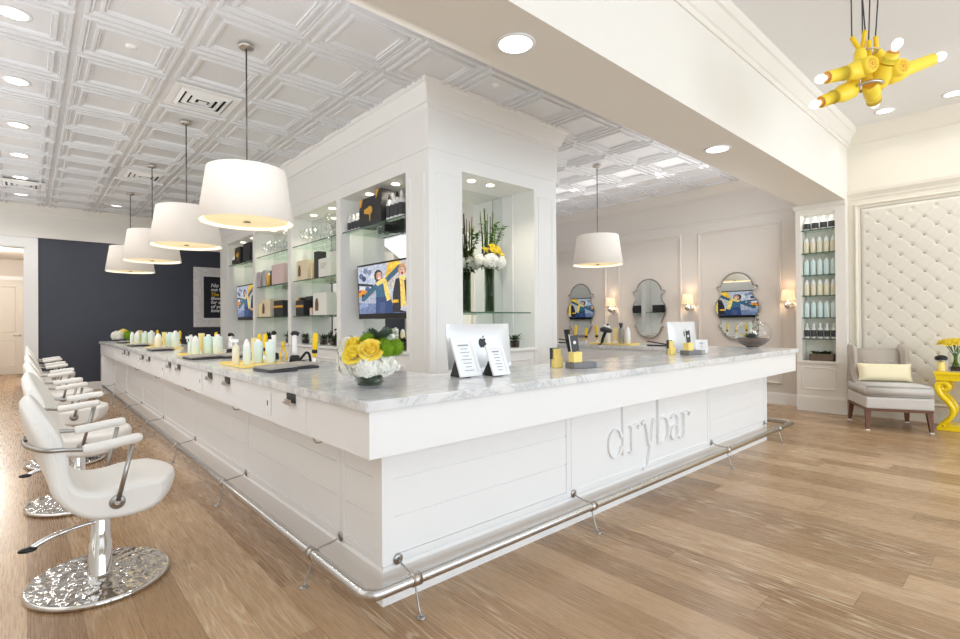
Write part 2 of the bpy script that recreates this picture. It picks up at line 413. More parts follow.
K_WIN, K_DOWN, K_PEND, K_EXP, K_FA, K_FR, K_FF, K_UP, K_GR, K_UF, K_LF = 112, 34, 12, 0.0, 65, 85, 25, 40, 22, 14, 38
# ------------------------------------------------------------------ room
ZC, ZF = 3.65, 3.98          # coffered ceiling, front room ceiling
XL, XM, XT = -2.2, 8.83, 8.65
YB, YF = 13.1, -4.5
m = MB(); m.box(XL - .2, 9.1, YF - .2, 19.0, -.1, 0); struct(m.build('floor', M['oak']))
# coffered ceiling
m = MB(); m.box(XL, XM, 2.38, YB, ZC, ZC + .1)
TX = [.65 + .71 * k for k in range(-4, 12)]; TY = [5.1 + .71 * k for k in range(-4, 12)]
VENT = [(1, 5), (-1, 13), (1, 10)]
loops = [(.330, 0), (.325, .024), (.304, .024), (.300, .008), (.284, .018), (.278, .002), (.246, .002), (.241, .024), (.222, .024), (.218, .008), (.204, .016), (.198, 0)]
vents = [(TX[5], TY[5]), (TX[5], TY[10]), (TX[3], TY[12] + .35)]
for x in TX:
    for y in TY:
        if any(abs(x - a) < .1 and abs(y - b) < .1 for a, b in vents): continue
        if x - .33 > XM or y > YB or y < 2.3: continue
        v = []; f = []
        for h, z in loops:
            for sx, sy in ((-1, -1), (1, -1), (1, 1), (-1, 1)): v.append((x + sx * h, y + sy * h, ZC - z))
        for k in range(len(loops) - 1):
            for i in range(4):
                j = (i + 1) % 4; f.append((k * 4 + i, k * 4 + j, (k + 1) * 4 + j, (k + 1) * 4 + i))
        m.add(v, f)
struct(m.build('ceiling', M['ceil']))
m = MB(); m.box(XL, XM + .2, YF, 2.38, ZF, ZF + .1); struct(m.build('ceiling_front', M['plain_ceil']))
# beam between the two ceilings
m = MB(); m.box(XL, XM + .2, 1.85, 2.40, 3.0, ZF)
sweep(m, [(XL, 1.85), (XT, 1.85)], [(0, ZF), (0, 3.74), (.015, 3.74), (.02, 3.79), (.035, 3.80), (.09, 3.90), (.11, 3.91), (.13, ZF)], False)
struct(m.build('trim_1', M['wall_cream']), 'long cream ceiling beam running above the front of the bar', 'beam')
# left wall
m = MB(); m.box(XL - .2, XL, YF - .2, YB + .2, 0, 4.08); struct(m.build('wall_left', M['wall_cream']))
m = MB(); m.box(XL, XL + .02, YF, YB - .001, 0, .15); struct(m.build('baseboard_left', M['white']))
# navy back wall with doorway
ox0, ox1, oz = -1.25, -.03, 2.83
m = MB(); m.box(XL, ox0, YB, YB + .2, 0, 4.0); m.box(ox1, 9.1, YB, YB + .2, 0, 4.0); m.box(ox0, ox1, YB, YB + .2, oz, 4.0)
struct(m.build('wall_back', M['navy']))
m = MB(); m.box(XL, XM, YB - .03, YB - .001, 3.03, ZC)
sweep(m, [(XL, YB - .03), (XM, YB - .03)], [(0, ZC), (0, 3.48), (.015, 3.48), (.02, 3.53), (.08, 3.62), (.09, ZC)], False)
struct(m.build('trim_2', M['wall_cream']))
m = MB()
m.box(ox1, ox1 + .18, YB - .035, YB, 0, oz + .18); m.box(ox0 - .18, ox0, YB - .035, YB, 0, oz + .18); m.box(ox0, ox1, YB - .035, YB, oz, oz + .18)
m.box(ox1 - .015, ox1, YB - .01, YB + .2, 0, oz); m.box(ox0, ox0 + .015, YB - .01, YB + .2, 0, oz); m.box(ox0, ox1, YB - .01, YB + .2, oz - .015, oz)
m.box(ox1 + .18, ox1 + .195, YB - .045, YB, 0, oz + .195); m.box(ox0 - .195, ox1 + .195, YB - .045, YB, oz + .18, oz + .195)
struct(m.build('trim_3', M['white']))
m = MB(); m.box(ox1 + .195, XM, YB - .02, YB, 0, .155)
m.box(XL, ox0 - .195, YB - .02, YB, 0, .155); struct(m.build('baseboard_back', M['white']))
# hallway beyond the doorway
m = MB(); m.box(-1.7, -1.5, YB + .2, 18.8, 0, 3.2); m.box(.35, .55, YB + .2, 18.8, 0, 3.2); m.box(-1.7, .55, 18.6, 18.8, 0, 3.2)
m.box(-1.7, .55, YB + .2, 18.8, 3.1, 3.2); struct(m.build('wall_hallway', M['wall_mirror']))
d = thing('door_1', 'white panelled door at the end of the hallway', 'door', (-.57, 18.59, 0)); d['kind'] = 'structure'
m = MB(); m.box(-.5, .5, -.05, 0, 0.01, 2.55)
for z0, z1 in ((.22, .95), (1.15, 2.38)): frame_mould(m, (-.36, .36, z0, z1), .04, .014, Matrix.Translation((0, -.05, 0)) @ Euler((PI / 2, 0, 0)).to_matrix().to_4x4())
m.build('leaf_panel', M['oakdoor'], d)
m = MB(); m.box(-.6, -.5, -.03, 0, 0, 2.65); m.box(.5, .6, -.03, 0, 0, 2.65); m.box(-.6, .6, -.03, 0, 2.55, 2.65); m.build('frame', M['white'], d)
m = MB(); m.lathe([(.03, 0), (.03, .01)], 16, 0, TR((.44, -.05, 1.05), rx=PI / 2)); m.tube([(.44, -.06, 1.05), (.44, -.1, 1.05), (.3, -.105, 1.05)], .011); m.build('handle', M['nickel'], d)

# right wall with picture-frame mouldings
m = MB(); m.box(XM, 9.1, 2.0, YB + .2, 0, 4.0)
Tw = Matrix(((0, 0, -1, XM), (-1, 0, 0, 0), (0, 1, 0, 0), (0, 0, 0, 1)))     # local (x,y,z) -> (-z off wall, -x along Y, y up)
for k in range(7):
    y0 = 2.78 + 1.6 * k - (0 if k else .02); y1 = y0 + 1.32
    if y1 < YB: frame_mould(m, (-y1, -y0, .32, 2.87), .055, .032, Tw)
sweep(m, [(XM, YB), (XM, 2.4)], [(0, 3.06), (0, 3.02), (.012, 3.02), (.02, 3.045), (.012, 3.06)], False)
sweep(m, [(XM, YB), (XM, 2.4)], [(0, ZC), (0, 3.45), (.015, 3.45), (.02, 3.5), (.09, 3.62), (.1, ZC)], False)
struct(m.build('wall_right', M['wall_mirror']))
m = MB(); m.box(XM - .02, XM, 2.47, YB, 0, .16); m.box(XM - .012, XM, 2.47, YB, .16, .18); struct(m.build('baseboard_right', M['white']))
# front part of the right wall, behind the armchair
m = MB(); m.box(XT, 9.1, YF - .2, 1.849, 0, 4.08)
sweep(m, [(XT, 1.849), (XT, YF)], [(0, 3.12), (0, 3.0), (.015, 3.0), (.02, 3.03), (.05, 3.08), (.055, 3.12)], False)
sweep(m, [(XT, 1.849), (XT, YF)], [(0, ZF), (0, 3.76), (.02, 3.78), (.1, 3.93), (.12, ZF)], False)
struct(m.build('wall_right_front', M['wall_front']))
m = MB(); m.box(XT - .02, XT, YF, 1.849, 0, .2); m.box(XT - .012, XT, YF, 1.849, .2, .22); struct(m.build('baseboard_right_front', M['wall_front']))
# storefront wall behind the viewer
m = MB(); wins = [(-1.7, 1.3), (1.75, 4.75), (5.2, 8.2)]
xs = [XL] + [v for w in wins for v in w] + [XT]
for a, b in zip(xs[::2], xs[1::2]): m.box(a, b, YF - .2, YF, 0, 4.08)
for a, b in wins: m.box(a, b, YF - .2, YF, 0, .3); m.box(a, b, YF - .2, YF, 3.4, 4.08)
struct(m.build('wall_front', M['wall_front']))
for i, (a, b) in enumerate(wins):
    m = MB(); y0, y1 = YF - .12, YF - .06
    for q0, q1 in ((a, a + .06), (b - .06, b), ((a + b) / 2 - .03, (a + b) / 2 + .03)): m.box(q0, q1, y0, y1, .3, 3.4)
    for z in (.3, 2.5, 3.34): m.box(a, b, y0, y1, z, z + .06)
    struct(m.build('window_%d' % (i + 1), M['dark_metal']))

# ------------------------------------------------------------------ central shelving unit
U0, U1, V0, V1 = 2.90, 4.81, 3.97, 11.06
unit = thing('shelving_unit', 'tall white built-in shelving unit with mirrored bays in the middle of the bar', 'shelving unit', (0, 0, 0))
ND, ZB, ZT, BD = 4.50, 1.0, 2.87, .32
bays = [(4.37, 5.83), (5.94, 7.41), (7.53, 8.99), (9.10, 10.59)]
m = MB()
m.box(U0 + BD, U1 - BD, ND + .01, V1, 0, ZC - .002)                     # core
for s in (0, 1):
    xa, xb = (U0, U0 + BD) if s == 0 else (U1 - BD, U1)
    ys = [V0] + [v for b in bays for v in b] + [V1]
    for a, b in zip(ys[::2], ys[1::2]):
        m.box(xa, xb, a, b, 0, ZT)
    m.box(xa, xb, V0, V1, ZT, ZC - .002)
    for a, b in bays: m.box(xa + (.01 if s == 0 else 0), xb - (.01 if s else 0), a, b, 0, ZB)
m.box(U0 + BD, 3.32, V0, ND + .01, 0, ZT); m.box(4.41, U1 - BD, V0, ND + .01, 0, ZT)
m.box(U0 + BD, U1 - BD, V0, ND + .01, ZT, ZC - .002); m.box(3.32, 4.41, V0 + .01, ND + .01, 0, ZB - .0)
# frieze step and pilaster panels
sweep(m, [(U0, V0), (U1, V0), (U1, V1), (U0, V1)], [(0, 3.02), (.012, 3.02), (.012, ZC - .01), (0, ZC - .01)])
Tl = Matrix(((0, 0, -1, U0), (-1, 0, 0, 0), (0, 1, 0, 0), (0, 0, 0, 1)))
Tf = Matrix(((1, 0, 0, 0), (0, 0, -1, V0), (0, 1, 0, 0), (0, 0, 0, 1)))
frame_mould(m, (-4.30, -4.04, .15, 2.80), .022, .01, Tl)
frame_mould(m, (2.98, 3.25, .15, 2.80), .022, .01, Tf); frame_mould(m, (4.48, 4.74, .15, 2.80), .022, .01, Tf)
for a, b in bays: frame_mould(m, (-b + .06, -a - .06, .2, .88), .022, .012, Matrix.Translation((.01, 0, 0)) @ Tl)
frame_mould(m, (3.38, 4.35, .2, .9), .022, .012, Matrix.Translation((0, .01, 0)) @ Tf)
m.build('carcass', M['white'], unit)
m = MB(); sweep(m, [(U0, V0), (U1, V0), (U1, V1), (U0, V1)], [(0, ZC - .003), (0, 3.40), (.02, 3.40), (.025, 3.45), (.045, 3.46), (.06, 3.50), (.10, 3.60), (.12, 3.61), (.13, ZC - .003)])
m.build('crown_moulding', M['white'], unit)
for a, b in bays:
    m = MB(); m.box(U0 - .03, U0 + BD - .004, a - .03, b + .03, ZB, ZB + .03, bev=.004)
    m.build('ledge', M['white'], unit)
m = MB(); m.box(3.29, 4.44, V0 - .03, ND, ZB - .0, ZB + .03, bev=.004); m.build('ledge', M['white'], unit)
for a, b in bays:
    m = MB(); m.box(U0 + BD - .004, U0 + BD, a + .001, b - .001, ZB + .03, ZT); m.build('mirror_panel', M['mirror'], unit)
    m = MB(); m.box(U1 - BD, U1 - BD + .004, a + .001, b - .001, ZB + .03, ZT); m.build('back_panel', M['white'], unit)
m = MB(); m.box(3.321, 4.409, ND - .004, ND, ZB + .03, ZT); m.build('mirror_panel', M['mirror'], unit)
m = MB(); m.box(4.395, 4.409, ND - .19, ND - .175, ZB + .03, ZT); m.build('edge_strip', M['white'], unit)
SH = {0: [2.45], 1: [2.45, 1.945, 1.435], 2: [2.45, 1.945, 1.435], 3: [2.45]}
def shelf(x0, x1, y0, y1, z, parent, side):
    m = MB(); m.box(x0, x1, y0, y1, z - .012, z); o = m.build('glass_shelf', M['shelfglass'], parent)
    e = MB()
    if side == 'x': e.box(x0 - .004, x0 - .0005, y0, y1, z - .012, z)
    if side == 'X': e.box(x1 + .0005, x1 + .004, y0, y1, z - .012, z)
    if side == 'y': e.box(x0, x1, y0 - .004, y0 - .0005, z - .012, z)
    e.build('glass_edge', M['edgeglass'], o, ); return o
for i, (a, b) in enumerate(bays):
    for z in SH[i]: shelf(U0 + .03, U0 + BD - .006, a + .003, b - .003, z, unit, 'x')
    for k in (.3, .7):
        m = MB(); m.lathe([(.045, ZT - .006), (.045, ZT - .001)], 16, 0, Matrix.Translation((U0 + .16, a + (b - a) * k, 0))); m.build('puck_light', M['warmlamp'], unit)
for a, b in (bays[1], bays[2]): shelf(U1 - BD + .006, U1 - .03, a + .003, b - .003, 1.56, unit, 'X')
shelf(3.323, 4.393, V0 + .05, ND - .02, 1.437, unit, 'y')
for x in (3.62, 3.9):
    m = MB(); m.lathe([(.045, ZT - .006), (.045, ZT - .001)], 16, 0, Matrix.Translation((x, V0 + .2, 0))); m.build('puck_light', M['warmlamp'], unit)

# ------------------------------------------------------------------ display column at the right
col = thing('display_column', 'narrow white wall column with lit glass-shelf niche beside the armchair', 'shelf niche', (0, 0, 0))
CX, CY0, CY1 = 8.50, 1.85, 2.465; n0, n1, nz0, nz1 = 1.975, 2.40, .73, 2.87
m = MB(); m.box(CX, XM, CY0, n0, 0, 2.998); m.box(CX, XM, n1, CY1, 0, 2.998); m.box(CX, XM, n0, n1, 0, nz0); m.box(CX, XM, n0, n1, nz1, 2.998)
m.box(CX + .24, XM, n0, n1, nz0, nz1)
m.box(CX - .02, CX, CY0 + .0, CY1, 0, .2); m.box(CX - .012, CX, CY0, CY1, .2, .22); m.box(CX - .02, CX, n0 - .05, n1 + .05, nz0 - .03, nz0)
Tc = Matrix(((0, 0, -1, CX), (-1, 0, 0, 0), (0, 1, 0, 0), (0, 0, 0, 1)))
frame_mould(m, (-n1, -n0, .32, .64), .018, .008, Tc)
sweep(m, [(XM, CY1 + .0), (CX, CY1), (CX, CY0)], [(0, 2.998), (0, 2.93), (.02, 2.95), (.03, 2.998)], False)
m.build('carcass', M['wall_cream'], col)
m = MB(); m.box(CX + .232, CX + .239, n0 + .002, n1 - .002, nz0 + .002, nz1 - .002); m.build('back_panel', M['boxwhite'], col)
CS = [2.637, 2.302, 1.98, 1.681, 1.36, 1.053]
for z in CS: shelf(CX + .02, CX + .23, n0 + .003, n1 - .003, z, col, 'x')

# ------------------------------------------------------------------ tufted wall panel
tp = thing('tufted_panel', 'large cream diamond-tufted leather wall panel behind the armchair', 'wall panel', (0, 0, 0))
ty0, ty1, tz0, tz1 = -.9, 1.70, .28, 2.86; XP = XT - .012
m = MB(); dy = .119; dz = .118; yo = 1.51; zo = 2.655
NY, NZ = 200, 200; v = []; f = []
for j in range(NZ + 1):
    for i in range(NY + 1):
        y = ty0 + (ty1 - ty0) * i / NY; z = tz0 + (tz1 - tz0) * j / NZ
        a = (y - yo) / dy * PI / 2; b = (z - zo) / dz * PI / 2
        s1 = abs(math.sin(a + b)); s2 = abs(math.sin(a - b))
        e = min(1, (ty1 - y) / .03, (tz1 - z) / .03, (y - ty0) / .03)
        h = .0055 * (1 - (1 - min(1, s1 * 4)) ** 2) * (1 - (1 - min(1, s2 * 4)) ** 2) * max(e, 0)
        dd = min((a / PI * 2 - round(a / PI * 2)) ** 2 + (b / PI * 2 - round(b / PI * 2)) ** 2, 1) if (round(a / PI * 2) + round(b / PI * 2)) % 2 == 0 else 1
        h += .014 * min(1, dd * 14) ** .7 * max(e, 0)
        v.append((XP - .002 - h, y, z))
for j in range(NZ):
    for i in range(NY):
        q = j * (NY + 1) + i; f.append((q, q + 1, q + NY + 2, q + NY + 1))
m.add(v, f, 0, True); up = m.build('upholstery', M['tuft'], tp)
proto = None; extra = MB()
for i in range(-2, 22):
    for j in range(0, 23):
        if (i + j) % 2: continue
        y = yo - i * dy; z = zo - j * dz
        if not (ty0 + .03 < y < ty1 - .03 and tz0 + .03 < z < tz1 - .02): continue
        if y < .55 or z < .75:
            extra.ball((XP - .008, y, z), .014, sx=.6); continue
        if proto is None:
            mb = MB(); mb.ball((0, 0, 0), .019, sx=.45); proto = mb.build('button', M['tuftbtn'], up, (XP - .009, y, z))
        else:
            o = proto.copy(); C.objects.link(o); o.location = (XP - .009, y, z)
o = extra.build('button', M['tuftbtn'], up); o['kind'] = 'stuff'
m = MB(); Tt = Matrix(((0, 0, -1, XT), (-1, 0, 0, 0), (0, 1, 0, 0), (0, 0, 0, 1)))
frame_mould(m, (-ty1 - .075, -ty0 + .075, tz0 - .075, tz1 + .075), .07, .05, Tt); m.build('frame', M['wall_front'], tp)

# ------------------------------------------------------------------ bar: base, worktop, foot rail
bar = thing('bar_base', 'white U-shaped salon bar base with plank panels and raised lettering', 'bar counter', (0, 0, 0))
BX, BY, RX = 1.255, 2.095, 6.10
ZA = .75; ZS = .955
m = MB()
m.box(BX, 1.88, BY + .25, 12.28, 0, ZS); m.box(BX, RX, BY + .02, BY + .45, 0, ZS); m.box(5.87, RX, BY + .45, 11.4, 0, ZS)
m.box(BX, BX + .05, BY + .02, BY + .3, 0, ZS)
m.build('carcass', M['bar_white'], bar)
m = MB(); m.box(1.075, 1.895, 11.98, 12.3, .0, ZA - .002); m.box(1.068, 1.075, 12.02, 12.26, .2, ZA - .06); m.build('end_panel', M['bar_white'], bar)
m = MB()   # apron
m.box(1.075, 1.9, 2.58, 12.3, ZA, ZS); m.box(1.075, 6.53, 1.905, 2.58, ZA, ZS); m.box(5.855, 6.53, 2.58, 11.4, ZA, ZS)
m.build('apron', M['bar_white'], bar)
m = MB()   # plinth with sloped cap
prof = [(0, 0), (.02, 0), (.02, .16), (.012, .175), (.0, .185)]
sweep(m, [(BX, 11.98), (BX, BY), (RX, BY), (RX, 11.4)], prof, False)
m.build('plinth', M['bar_white'], bar)
def plank_panel(length, T, cells=3, top=.95):
    m = MB(); m.box(0, length, 0, top - .185, 0, .006, T=T)
    a = .045
    # raised stiles/rails and board rows with v-grooves
    m.box(0, a, 0, top - .185, .006, .018, T=T); m.box(length - a, length, 0, top - .185, .006, .018, T=T)
    m.box(a, length - a, 0, .035, .006, .018, T=T)
    hh = (top - .185 - .035) / 4.0
    for k in range(4):
        z0 = .035 + k * hh
        m.box(a, length - a, z0 + .003, z0 + hh - .003, .006, .0125, T=T)
    return m
lY = [BY, 2.50, 4.05, 5.60, 7.15, 8.70, 10.25, 11.78, 11.978]
for a, b in zip(lY, lY[1:]):
    T = Matrix(((0, 0, -1, BX), (-1, 0, 0, b - .002), (0, 1, 0, .185), (0, 0, 0, 1)))
    plank_panel(b - a - .004, T).build('plank_panel', M['bar_white'], bar)
for a, b in ((BX, 2.65), (4.70, RX)):
    T = Matrix(((1, 0, 0, a + .002), (0, 0, -1, BY), (0, 1, 0, .185), (0, 0, 0, 1)))
    plank_panel(b - a - .004, T).build('plank_panel', M['bar_white'], bar)
m = MB(); T = Matrix(((1, 0, 0, 2.652), (0, 0, -1, BY), (0, 1, 0, .185), (0, 0, 0, 1)))
m.box(0, 2.046, 0, .765, 0, .012, T=T); m.box(0, .045, 0, .765, .012, .018, T=T); m.box(2.046 - .045, 2.046, 0, .765, .012, .018, T=T); m.box(.045, 2.0, 0, .035, .012, .018, T=T)
m.build('sign_panel', M['bar_white'], bar)
for x in (BX, RX):
    m = MB(); m.box(x - .022, x + .022, BY - .022, BY + .06, .186, ZA); m.build('corner_post', M['bar_white'], bar)
# raised word, drawn as strokes on the sign panel
RK = [0]
def ribbon(mb, pts, ws, d, T):
    RK[0] += 1; d = d + .0005 * RK[0]
    P = [Vector((p[0], p[1])) for p in pts]; n = len(P); L_ = []; R_ = []
    for i in range(n):
        t = (P[min(i + 1, n - 1)] - P[max(i - 1, 0)]).normalized(); nn = Vector((-t.y, t.x))
        w = ws[i] if isinstance(ws, (list, tuple)) else ws
        L_.append(P[i] + nn * w / 2); R_.append(P[i] - nn * w / 2)
    v = [(p.x, p.y, z) for z in (0, d) for p in L_ + R_]; k = 2 * n; f = []
    for i in range(n - 1):
        f += [(k + i, k + i + 1, k + n + i + 1, k + n + i), (i, k + i, k + i + 1, i + 1)[::-1], (n + i, n + i + 1, k + n + i + 1, k + n + i)]
    f += [(0, n, k + n, k), (n - 1, k + n - 1, k + 2 * n - 1, 2 * n - 1)]
    mb.add(v, f, 0, False, T)
def arc(cx, cy, rx, ry, a0, a1, n=22): return [(cx + rx * math.cos(math.radians(a0 + (a1 - a0) * i / n)), cy + ry * math.sin(math.radians(a0 + (a1 - a0) * i / n))) for i in range(n + 1)]
def thick(pts, thin, fat, cx): 
    n = len(pts); xs_ = [abs(p[0] - cx) for p in pts]; mx = max(xs_) or 1
    return [thin + (fat - thin) * (x / mx) ** 2 for x in xs_]
lm = MB(); LT = Matrix(((1, 0, 0, 3.06), (0, 0, -1, BY - .012), (0, 1, 0, .345), (0, 0, 0, 1))); D = .017
F, H = .028, .012; xh = .205; asc = .40
p = arc(.100, xh / 2, .080, xh / 2, 18, 342, 40); ribbon(lm, p, thick(p, H, F, .100), D, LT)                 # d
ribbon(lm, [(.20, asc - .02), (.20, 0.0)], F, D, LT); ribbon(lm, [(.155, asc), (.2, asc - .02), (.213, asc - .045)], H, D, LT); ribbon(lm, [(.20, .006), (.226, .006)], H, D, LT)
ribbon(lm, [(.315, xh), (.315, 0)], F, D, LT); ribbon(lm, [(.28, xh - .008), (.325, xh - .004)], H, D, LT); ribbon(lm, [(.275, .006), (.365, .006)], H, D, LT)   # r
p = arc(.375, xh - .06, .055, .06, 170, 45, 12); ribbon(lm, p, H, D, LT); lm.prism([(x, y) for x, y in arc(.412, xh - .028, .014, .014, 0, 330, 12)], 0, D, 0, LT)
p = [(.455, xh - .01), (.50, xh), (.53, .12), (.56, .01)]; ribbon(lm, [tuple(q)[:2] for q in spline([(a, b, 0) for a, b in p], 8)], F, D, LT)       # y
ribbon(lm, [tuple(q)[:2] for q in spline([(.645, xh - .015, 0), (.62, xh, 0), (.595, .10, 0), (.565, 0, 0), (.525, -.12, 0), (.49, -.155, 0), (.46, -.145, 0)], 8)], H, D, LT)
ribbon(lm, [(.70, asc - .01), (.70, 0)], F, D, LT); ribbon(lm, [(.655, asc), (.705, asc - .012)], H, D, LT)                                         # b
p = arc(.775, xh / 2, .085, xh / 2, -168, 168, 36); ribbon(lm, p, thick(p, H, F, .775), D, LT)
p = arc(.955, xh - .058, .06, .058, 150, 0, 14); ribbon(lm, p, H, D, LT); ribbon(lm, [(1.015, xh - .058), (1.015, .03), (1.035, .005), (1.055, .012)], F * .9, D, LT)   # a
p = arc(.955, .056, .058, .056, 70, 300, 22); ribbon(lm, p, thick(p, H, F * .9, .955), D, LT); ribbon(lm, [(.975, .108), (1.015, .125)], H, D, LT); ribbon(lm, [(.985, .006), (1.015, .04)], H, D, LT)
ribbon(lm, [(1.125, xh), (1.125, 0)], F, D, LT); ribbon(lm, [(1.09, xh - .008), (1.135, xh - .004)], H, D, LT); ribbon(lm, [(1.085, .006), (1.175, .006)], H, D, LT)   # r
p = arc(1.19, xh - .06, .06, .06, 170, 45, 12); ribbon(lm, p, H, D, LT); lm.prism(arc(1.232, xh - .03, .016, .016, 0, 330, 12), 0, D, 0, LT)
lm.build('raised_lettering', M['bar_white'], bar)
# drawer fronts along the left apron, recessed pulls, outlets, hooks
for k in range(8):
    y0 = 2.545 + 1.55 * k - (0 if k else 0); y1 = min(y0 + 1.54, 12.28)
    if y1 - y0 < .3: continue
    m = MB(); m.box(1.068, 1.075, y0, y1, ZA + .004, ZS - .004); m.build('drawer_front', M['bar_white'], bar)
pulls = [2.73, 3.90, 4.36, 5.45, 5.86, 7.0, 7.45, 8.6, 9.0]
for y in pulls:
    m = MB(); m.box(1.064, 1.0675, y - .06, y + .06, .90, .953, 0); pl = m.build('pull', M['black'], bar)
    m = MB(); m.box(1.040, 1.064, y - .06, y + .06, .893, .905, bev=.003); m.box(1.036, 1.041, y - .06, y + .02, .893, .922, bev=.001); m.build('pull_lip', M['nickel'], pl)
for y in (3.07, 4.64, 6.17, 7.72):
    m = MB(); m.box(1.059, 1.0678, y - .038, y + .038, .79, .925, bev=.002); o = m.build('outlet', M['cap'], bar)
    m = MB(); m.box(1.0575, 1.059, y - .006, y + .006, .845, .875); m.build('socket_slot', M['dkgrey'], o)
for y in (2.62, 4.05, 5.57, 7.1, 8.6):
    m = MB(); m.tube(spline([(1.2, y, ZA), (1.2, y, ZA - .04), (1.185, y, ZA - .065), (1.155, y, ZA - .062), (1.14, y, ZA - .035)], 4), .0042, 8); m.build('bag_hook', M['nickel'], bar)
# inner face of the right arm
for a, b in ((3.0, 4.4), (4.45, 5.85), (5.9, 7.3), (7.35, 8.75)):
    T = Matrix(((0, 0, -1, 5.855), (-1, 0, 0, b), (0, 1, 0, 0), (0, 0, 0, 1)))
    m = MB(); m.box(0, b - a, .78, .935, 0, .012, T=T); m.build('drawer_front', M['bar_white'], bar)

top = MB(); E_ = .045; z0, z1 = ZS, 1.0
poly = [(1.045, 1.88), (6.55, 1.88), (6.55, 11.45), (5.83, 11.45), (5.83, 2.60), (1.92, 2.60), (1.92, 12.33), (1.045, 12.33)]
bm = bmesh.new(); vs = [bm.verts.new((x, y, z0)) for x, y in poly]; fc = bm.faces.new(vs)
ex = bmesh.ops.extrude_face_region(bm, geom=[fc]); 
for q in ex['geom']:
    if isinstance(q, bmesh.types.BMVert): q.co.z = z1
bmesh.ops.recalc_face_normals(bm, faces=bm.faces[:])
bmesh.ops.bevel(bm, geom=[e for e in bm.edges], offset=.004, segments=2, affect='EDGES')
top.bm(bm, 0, False)
o = top.build('countertop', M['marble']); o.location.z = .001
tag(o, 'long U-shaped grey veined marble countertop on the white bar', 'countertop')

rail = thing('foot_rail', 'brushed steel foot rail running around the base of the bar', 'foot rail', (0, 0, 0))
RXo, RYo, RZ, RR = 1.08, 1.93, .158, .026
path = [(RXo, 11.975, RZ), (RXo, RYo + .06, RZ)] + [(RXo + .06 - .06 * math.cos(t * PI / 12), RYo + .06 - .06 * math.sin(t * PI / 12), RZ) for t in range(1, 6)] + [(RXo + .06, RYo, RZ), (6.44, RYo, RZ)]
path += [(6.44 + .05 * math.sin(t * PI / 12), RYo + .05 - .05 * math.cos(t * PI / 12), RZ) for t in range(1, 7)] + [(6.49, 2.25, RZ), (6.46, 2.28, RZ), (6.14, 2.28, RZ)]
m = MB(); m.tube(path, RR, 16); m.build('tube', M['steel'], rail)
def bracket(px, py, dx, dy):
    """post from the plinth rosette to the rail and down to a floor foot; (dx,dy) points outward from the bar"""
    L = lambda k, z: (px + dx * k, py + dy * k, z)
    off = abs(dx) * .175 + abs(dy) * .165
    m = MB()
    m.tube([(px + dx * off - abs(dy) * .022, py + dy * off - abs(dx) * .022, RZ), (px + dx * off + abs(dy) * .022, py + dy * off + abs(dx) * .022, RZ)], RR + .005, 16)
    cl = m.build('collar', M['nickel'], rail)
    m = MB(); m.tube(spline([L(.028, .20), L(.06, .185), L(off - RR * .8, RZ + .016)], 4), .0048, 8); m.tube(spline([L(off, RZ - RR), L(off + .015, .075), L(off + .03, .03), L(off + .045, .008)], 4), .0048, 8); m.build('rod', M['dark_metal'], cl)
    m = MB(); Tm, _ = aim(L(.019, .20), L(.03, .20)); m.lathe([(.026, 0), (.026, .004), (.012, .007)], 16, 0, Tm); m.build('rosette', M['dark_metal'], cl)
    m = MB(); m.lathe([(.022, .001), (.022, .005), (.012, .008)], 16, 0, Matrix.Translation(L(off + .045, 0))); m.build('foot', M['dark_metal'], cl)
for y in (2.50, 4.05, 5.60, 7.15, 8.70, 10.25, 11.78): bracket(BX, y, -1, 0)
for x in (1.32, 2.67, 4.72, 6.04): bracket(x, BY, 0, -1)
# ------------------------------------------------------------------ ceiling fixtures
M['rodgrey'] = mat('grey_rod', (104, 102, 100), .4, .8)
def pendant(loc, label, up=0.0):
    t = thing('pendant_lamp', label, 'pendant lamp', loc, 0, 'drum pendant lamps over the bar')
    zt, zb = -1.04 + up, -1.475 + up
    m = MB(); m.lathe([(.062, -.001), (.064, -.012), (.055, -.028), (.015, -.034)], 24); m.build('ceiling_canopy', M['nickel'], t)
    m = MB(); m.tube([(0, 0, -.03), (0, 0, zt - .02)], .0065, 8); m.build('rod', M['rodgrey'], t)
    m = MB(); m.lathe([(.302, zt), (.366, zb), (.363, zb), (.299, zt)], 56, cap=False); m.build('lamp_shade', M['shade'], t)
    m = MB(); m.lathe([(.001, zt - .01), (.295, zt - .01), (.358, zb + .002), (.353, zb + .004), (.290, zt - .014)], 48, cap=False); m.build('shade_lining', M['shadein'], t)
    m = MB(); m.lathe([(.001, zb + .02), (.318, zb + .02), (.318, zb + .028), (.001, zb + .028)], 48, cap=False); df = m.build('diffuser', M['diffuser'], t)
    m = MB(); m.lathe([(.001, zb + .004), (.03, zb + .006), (.03, zb + .012), (.008, zb + .02)], 16, cap=False); m.build('finial', M['dark_metal'], df)
    return t
PY = [4.40, 6.53, 8.64, 10.72]
P0 = pendant((1.36, PY[0], ZC - .016), 'white drum pendant over the near end of the left bar arm, largest of the row')
for y, up, l in zip(PY[1:], (.055, .08, .09), ('white drum pendant over the left bar arm, second from the camera in its row', 'white drum pendant over the left bar arm, third from the camera in its row', 'white drum pendant over the far end of the left bar arm, nearest the navy wall')):
    pendant((1.36, y, ZC - .016), l, up)
dup(P0, (6.32, 4.43, ZC - .016), label='white drum pendant hanging alone over the right bar arm in front of the wall mirrors')

